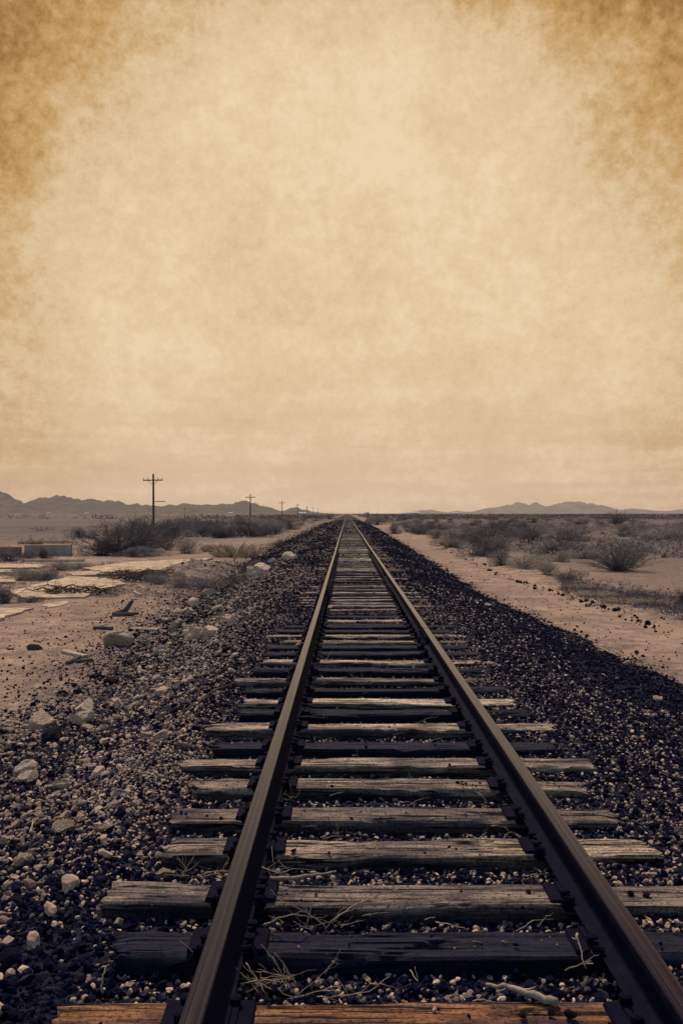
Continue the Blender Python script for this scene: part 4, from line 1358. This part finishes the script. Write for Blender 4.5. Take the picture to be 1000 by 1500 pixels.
shed(605, 1900, 28, 4.5, 10, 'long white building on the horizon below the pale low hills')
shed(537, 1500, 8, 4, 7, 'small white shed on the horizon just right of the rails')
shed(443, 1700, 14, 3.2, 9, 'white building on the horizon below the pointed hill at left')
shed(338, 2100, 9, 3.2, 9, 'white building at the mountain foot between two telephone poles')
shed(71, 2200, 8, 3, 8, 'white shed at the mountain foot near the left edge')
shed(127, 2200, 9, 3, 8, 'white shed at the mountain foot left of the tallest bush')
shed(665, 2300, 16, 4.5, 9, 'white building on the horizon below the gap before the right mountains')
# pale dirt crossing where the rails meet the horizon
me, _ = grid('dirt_crossing', np.linspace(-30, 30, 30), np.linspace(860, 885, 8), lambda a, c: 0 * a + TIE_Z + .16 - .0055 * np.clip(np.abs(a) - 3, 0, 99), M['sand'])
attr(me, 'flat', [0] * 240); attr(me, 'litter', [0] * 240)
tag(obj('dirt_crossing', me, M['concrete']), kind='structure')

# ----------------------------------------------------------------- mountains
def mountains(prof, Y0, depth, mat, seed, rough):
    pxs = np.array([p[0] for p in prof], float); pys = np.array([p[1] for p in prof], float)
    u = np.arange(pxs[0], pxs[-1] + .1, 1.3); v = np.linspace(-1, 1, 61)
    U, Vv = np.meshgrid(u, v)
    Y = Y0 + Vv * depth; X = (U - CX) / F * Y0 + 0 * Vv
    hp = np.interp(U, pxs, CY - pys) / F * Y0
    hp = hp * (1 + rough * fbm(U * .12, U * 0 + seed, seed, 4))
    rid = np.abs(fbm(X / (Y0 * .022), Y / (Y0 * .03), seed + 4, 4)); 
    fall = np.clip(1 - np.abs(Vv) ** 1.0, 0, 1) ** 1.05
    Z = hp * fall * (1.0 - 1.15 * rid * (1 - fall) * 1.2) - 3
    Vt = np.stack([X, Y, Z], -1).reshape(-1, 3)
    i = np.arange(U.size).reshape(U.shape)
    Fc = np.stack([i[:-1, :-1], i[:-1, 1:], i[1:, 1:], i[1:, :-1]], -1).reshape(-1, 4)
    tag(obj('mountains', mesh_np('mountains', Vt, Fc, False), mat), kind='structure')


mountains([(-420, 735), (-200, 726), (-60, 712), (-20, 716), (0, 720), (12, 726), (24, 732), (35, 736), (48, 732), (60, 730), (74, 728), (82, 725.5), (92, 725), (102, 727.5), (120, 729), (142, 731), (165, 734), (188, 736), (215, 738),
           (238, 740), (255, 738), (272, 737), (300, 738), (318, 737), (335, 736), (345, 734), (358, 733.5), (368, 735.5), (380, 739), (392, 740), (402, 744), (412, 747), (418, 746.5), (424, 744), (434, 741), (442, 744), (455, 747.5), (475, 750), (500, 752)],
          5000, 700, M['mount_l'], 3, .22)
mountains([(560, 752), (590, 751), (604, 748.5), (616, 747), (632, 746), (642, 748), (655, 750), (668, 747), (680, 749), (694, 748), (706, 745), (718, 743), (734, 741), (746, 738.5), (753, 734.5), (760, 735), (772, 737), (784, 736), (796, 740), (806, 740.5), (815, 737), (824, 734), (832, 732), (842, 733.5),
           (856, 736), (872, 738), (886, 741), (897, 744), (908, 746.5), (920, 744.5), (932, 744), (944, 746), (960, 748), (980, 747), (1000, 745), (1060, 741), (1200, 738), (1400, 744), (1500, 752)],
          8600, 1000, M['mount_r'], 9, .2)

# ----------------------------------------------------------------- haze
b = MB(); b.box((0, 4500, 150), (21000, 13000, 306))
hz = NT('desert haze'); hz.t.nodes.remove(hz.b)
pv = hz.n('ShaderNodeVolumePrincipled'); pv.inputs['Color'].default_value = (0.95, 0.86, 0.76, 1); pv.inputs['Density'].default_value = 4e-5; pv.inputs['Anisotropy'].default_value = 0.3
hz.l(pv.outputs[0], hz.out.inputs['Volume'])
tag(obj('haze', b.mesh('haze'), hz.m), 'dusty air over the desert', 'haze', kind='stuff')

# ----------------------------------------------------------------- sky and sun
SUN_EL, SUN_AZ = R(57), R(17)       # ahead of the camera, slightly left
W = bpy.data.worlds.new('World'); S.world = W; W.use_nodes = True
t = W.node_tree; t.nodes.clear()
N = NT.__new__(NT); N.t = t
out = N.n('ShaderNodeOutputWorld'); bg = N.n('ShaderNodeBackground'); N.l(bg.outputs[0], out.inputs[0]); bg.inputs['Strength'].default_value = 0.14
sky = N.n('ShaderNodeTexSky', sky_type='NISHITA', sun_disc=False, sun_elevation=SUN_EL, sun_rotation=-SUN_AZ, air_density=1.6, dust_density=0.4, ozone_density=4.0, altitude=300)
d = N.n('ShaderNodeTexCoord').outputs['Generated']
sep = N.n('ShaderNodeSeparateXYZ'); N.l(d, sep.inputs[0])
dot = N.n('ShaderNodeVectorMath', operation='DOT_PRODUCT'); N.l(d, dot.inputs[0]); e0 = R(12); dot.inputs[1].default_value = (0, cos(e0), sin(e0))
n1 = N.noise(d, 3.4, 7, 0.62, 0.0); n2 = N.noise(N.mapping(d, (1, 1, 1.3)), 14, 10, 0.78, 0.0); n3 = N.noise(d, 75, 5, 0.75)
thin = N.math('MULTIPLY', N.math('MINIMUM', N.math('SUBTRACT', dot.outputs['Value'], 0.888), 0.075), 1 / 0.09)
thin = N.math('MAXIMUM', thin, 0.2)
mott = N.math('ADD', N.math('MULTIPLY', N.math('SUBTRACT', n1, 0.5), 0.8), N.math('MULTIPLY', N.math('SUBTRACT', n2, 0.5), 0.9))
mott = N.math('ADD', mott, N.math('MULTIPLY', N.math('SUBTRACT', n3, 0.5), 0.7))
band = N.noise(N.mapping(d, (1.6, 1.6, 16)), 3.0, 5, 0.55)
bandw = N.ramp(sep.outputs[2], [(0.02, 1.0), (0.22, 0.0)])
mott = N.math('ADD', mott, N.math('MULTIPLY', bandw, N.math('MULTIPLY', N.math('SUBTRACT', band, 0.5), 1.1)))
fac = N.math('ADD', thin, mott, True)
cloud = N.ramp(fac, [(0.0, (0.25, 0.115, 0.026)), (0.3, (0.53, 0.31, 0.11)), (0.6, (0.71, 0.505, 0.285)), (1.0, (0.83, 0.66, 0.425))])
# dusty pinkish band at the horizon
hor = N.ramp(sep.outputs[2], [(0.0, 0.8), (0.19, 0.0)])
cloud = N.mix(hor, cloud, N.ramp(mott, [(0.0, (0.63, 0.425, 0.275)), (0.35, (0.80, 0.58, 0.385))]))
sc = N.mix(1.0, cloud, (7.143, 7.143, 7.143), 'MULTIPLY')
# dust bank ahead; clear blue overhead and behind is added, unseen, to tint shade
clear = N.math('ADD', N.math('MULTIPLY', N.math('SUBTRACT', sep.outputs[2], 0.62), 4.0), N.math('MULTIPLY', N.math('SUBTRACT', 0.05, sep.outputs[1]), 3.0), True)
clear = N.ramp(sep.outputs[1], [(0.42, 1.0), (0.62, 0.0)])
cl2 = N.math('MULTIPLY', clear, 0.95)
final = N.mix(cl2, sc, sky.outputs[0])
N.l(final, bg.inputs['Color'])

sl = bpy.data.lights.new('sun', 'SUN'); sl.energy = 4.3; sl.angle = R(4); sl.color = (1.0, 0.83, 0.63)
so = bpy.data.objects.new('sun', sl); COL.objects.link(so); so.rotation_euler = (-(pi / 2 - SUN_EL), 0, SUN_AZ); so.location = (0, 30, 40)

# ----------------------------------------------------------------- camera
cd = bpy.data.cameras.new('camera'); co = bpy.data.objects.new('camera', cd); COL.objects.link(co)
cd.sensor_fit = 'VERTICAL'; cd.sensor_height = 36; cd.lens = F / 1500 * 36; cd.clip_start = 0.05; cd.clip_end = 40000
co.location = (0, 0, EYE)
co.rotation_euler = (pi / 2 + math.atan(2 / F), 0, math.atan(8 / F))
S.camera = co
S.view_settings.view_transform = 'Standard'; S.view_settings.look = 'None'; S.view_settings.gamma = 1; S.view_settings.exposure = 0
S.cycles.max_bounces = 5; S.cycles.diffuse_bounces = 3; S.cycles.volume_bounces = 0; S.cycles.use_denoising = True
S.cycles.transparent_max_bounces = 4
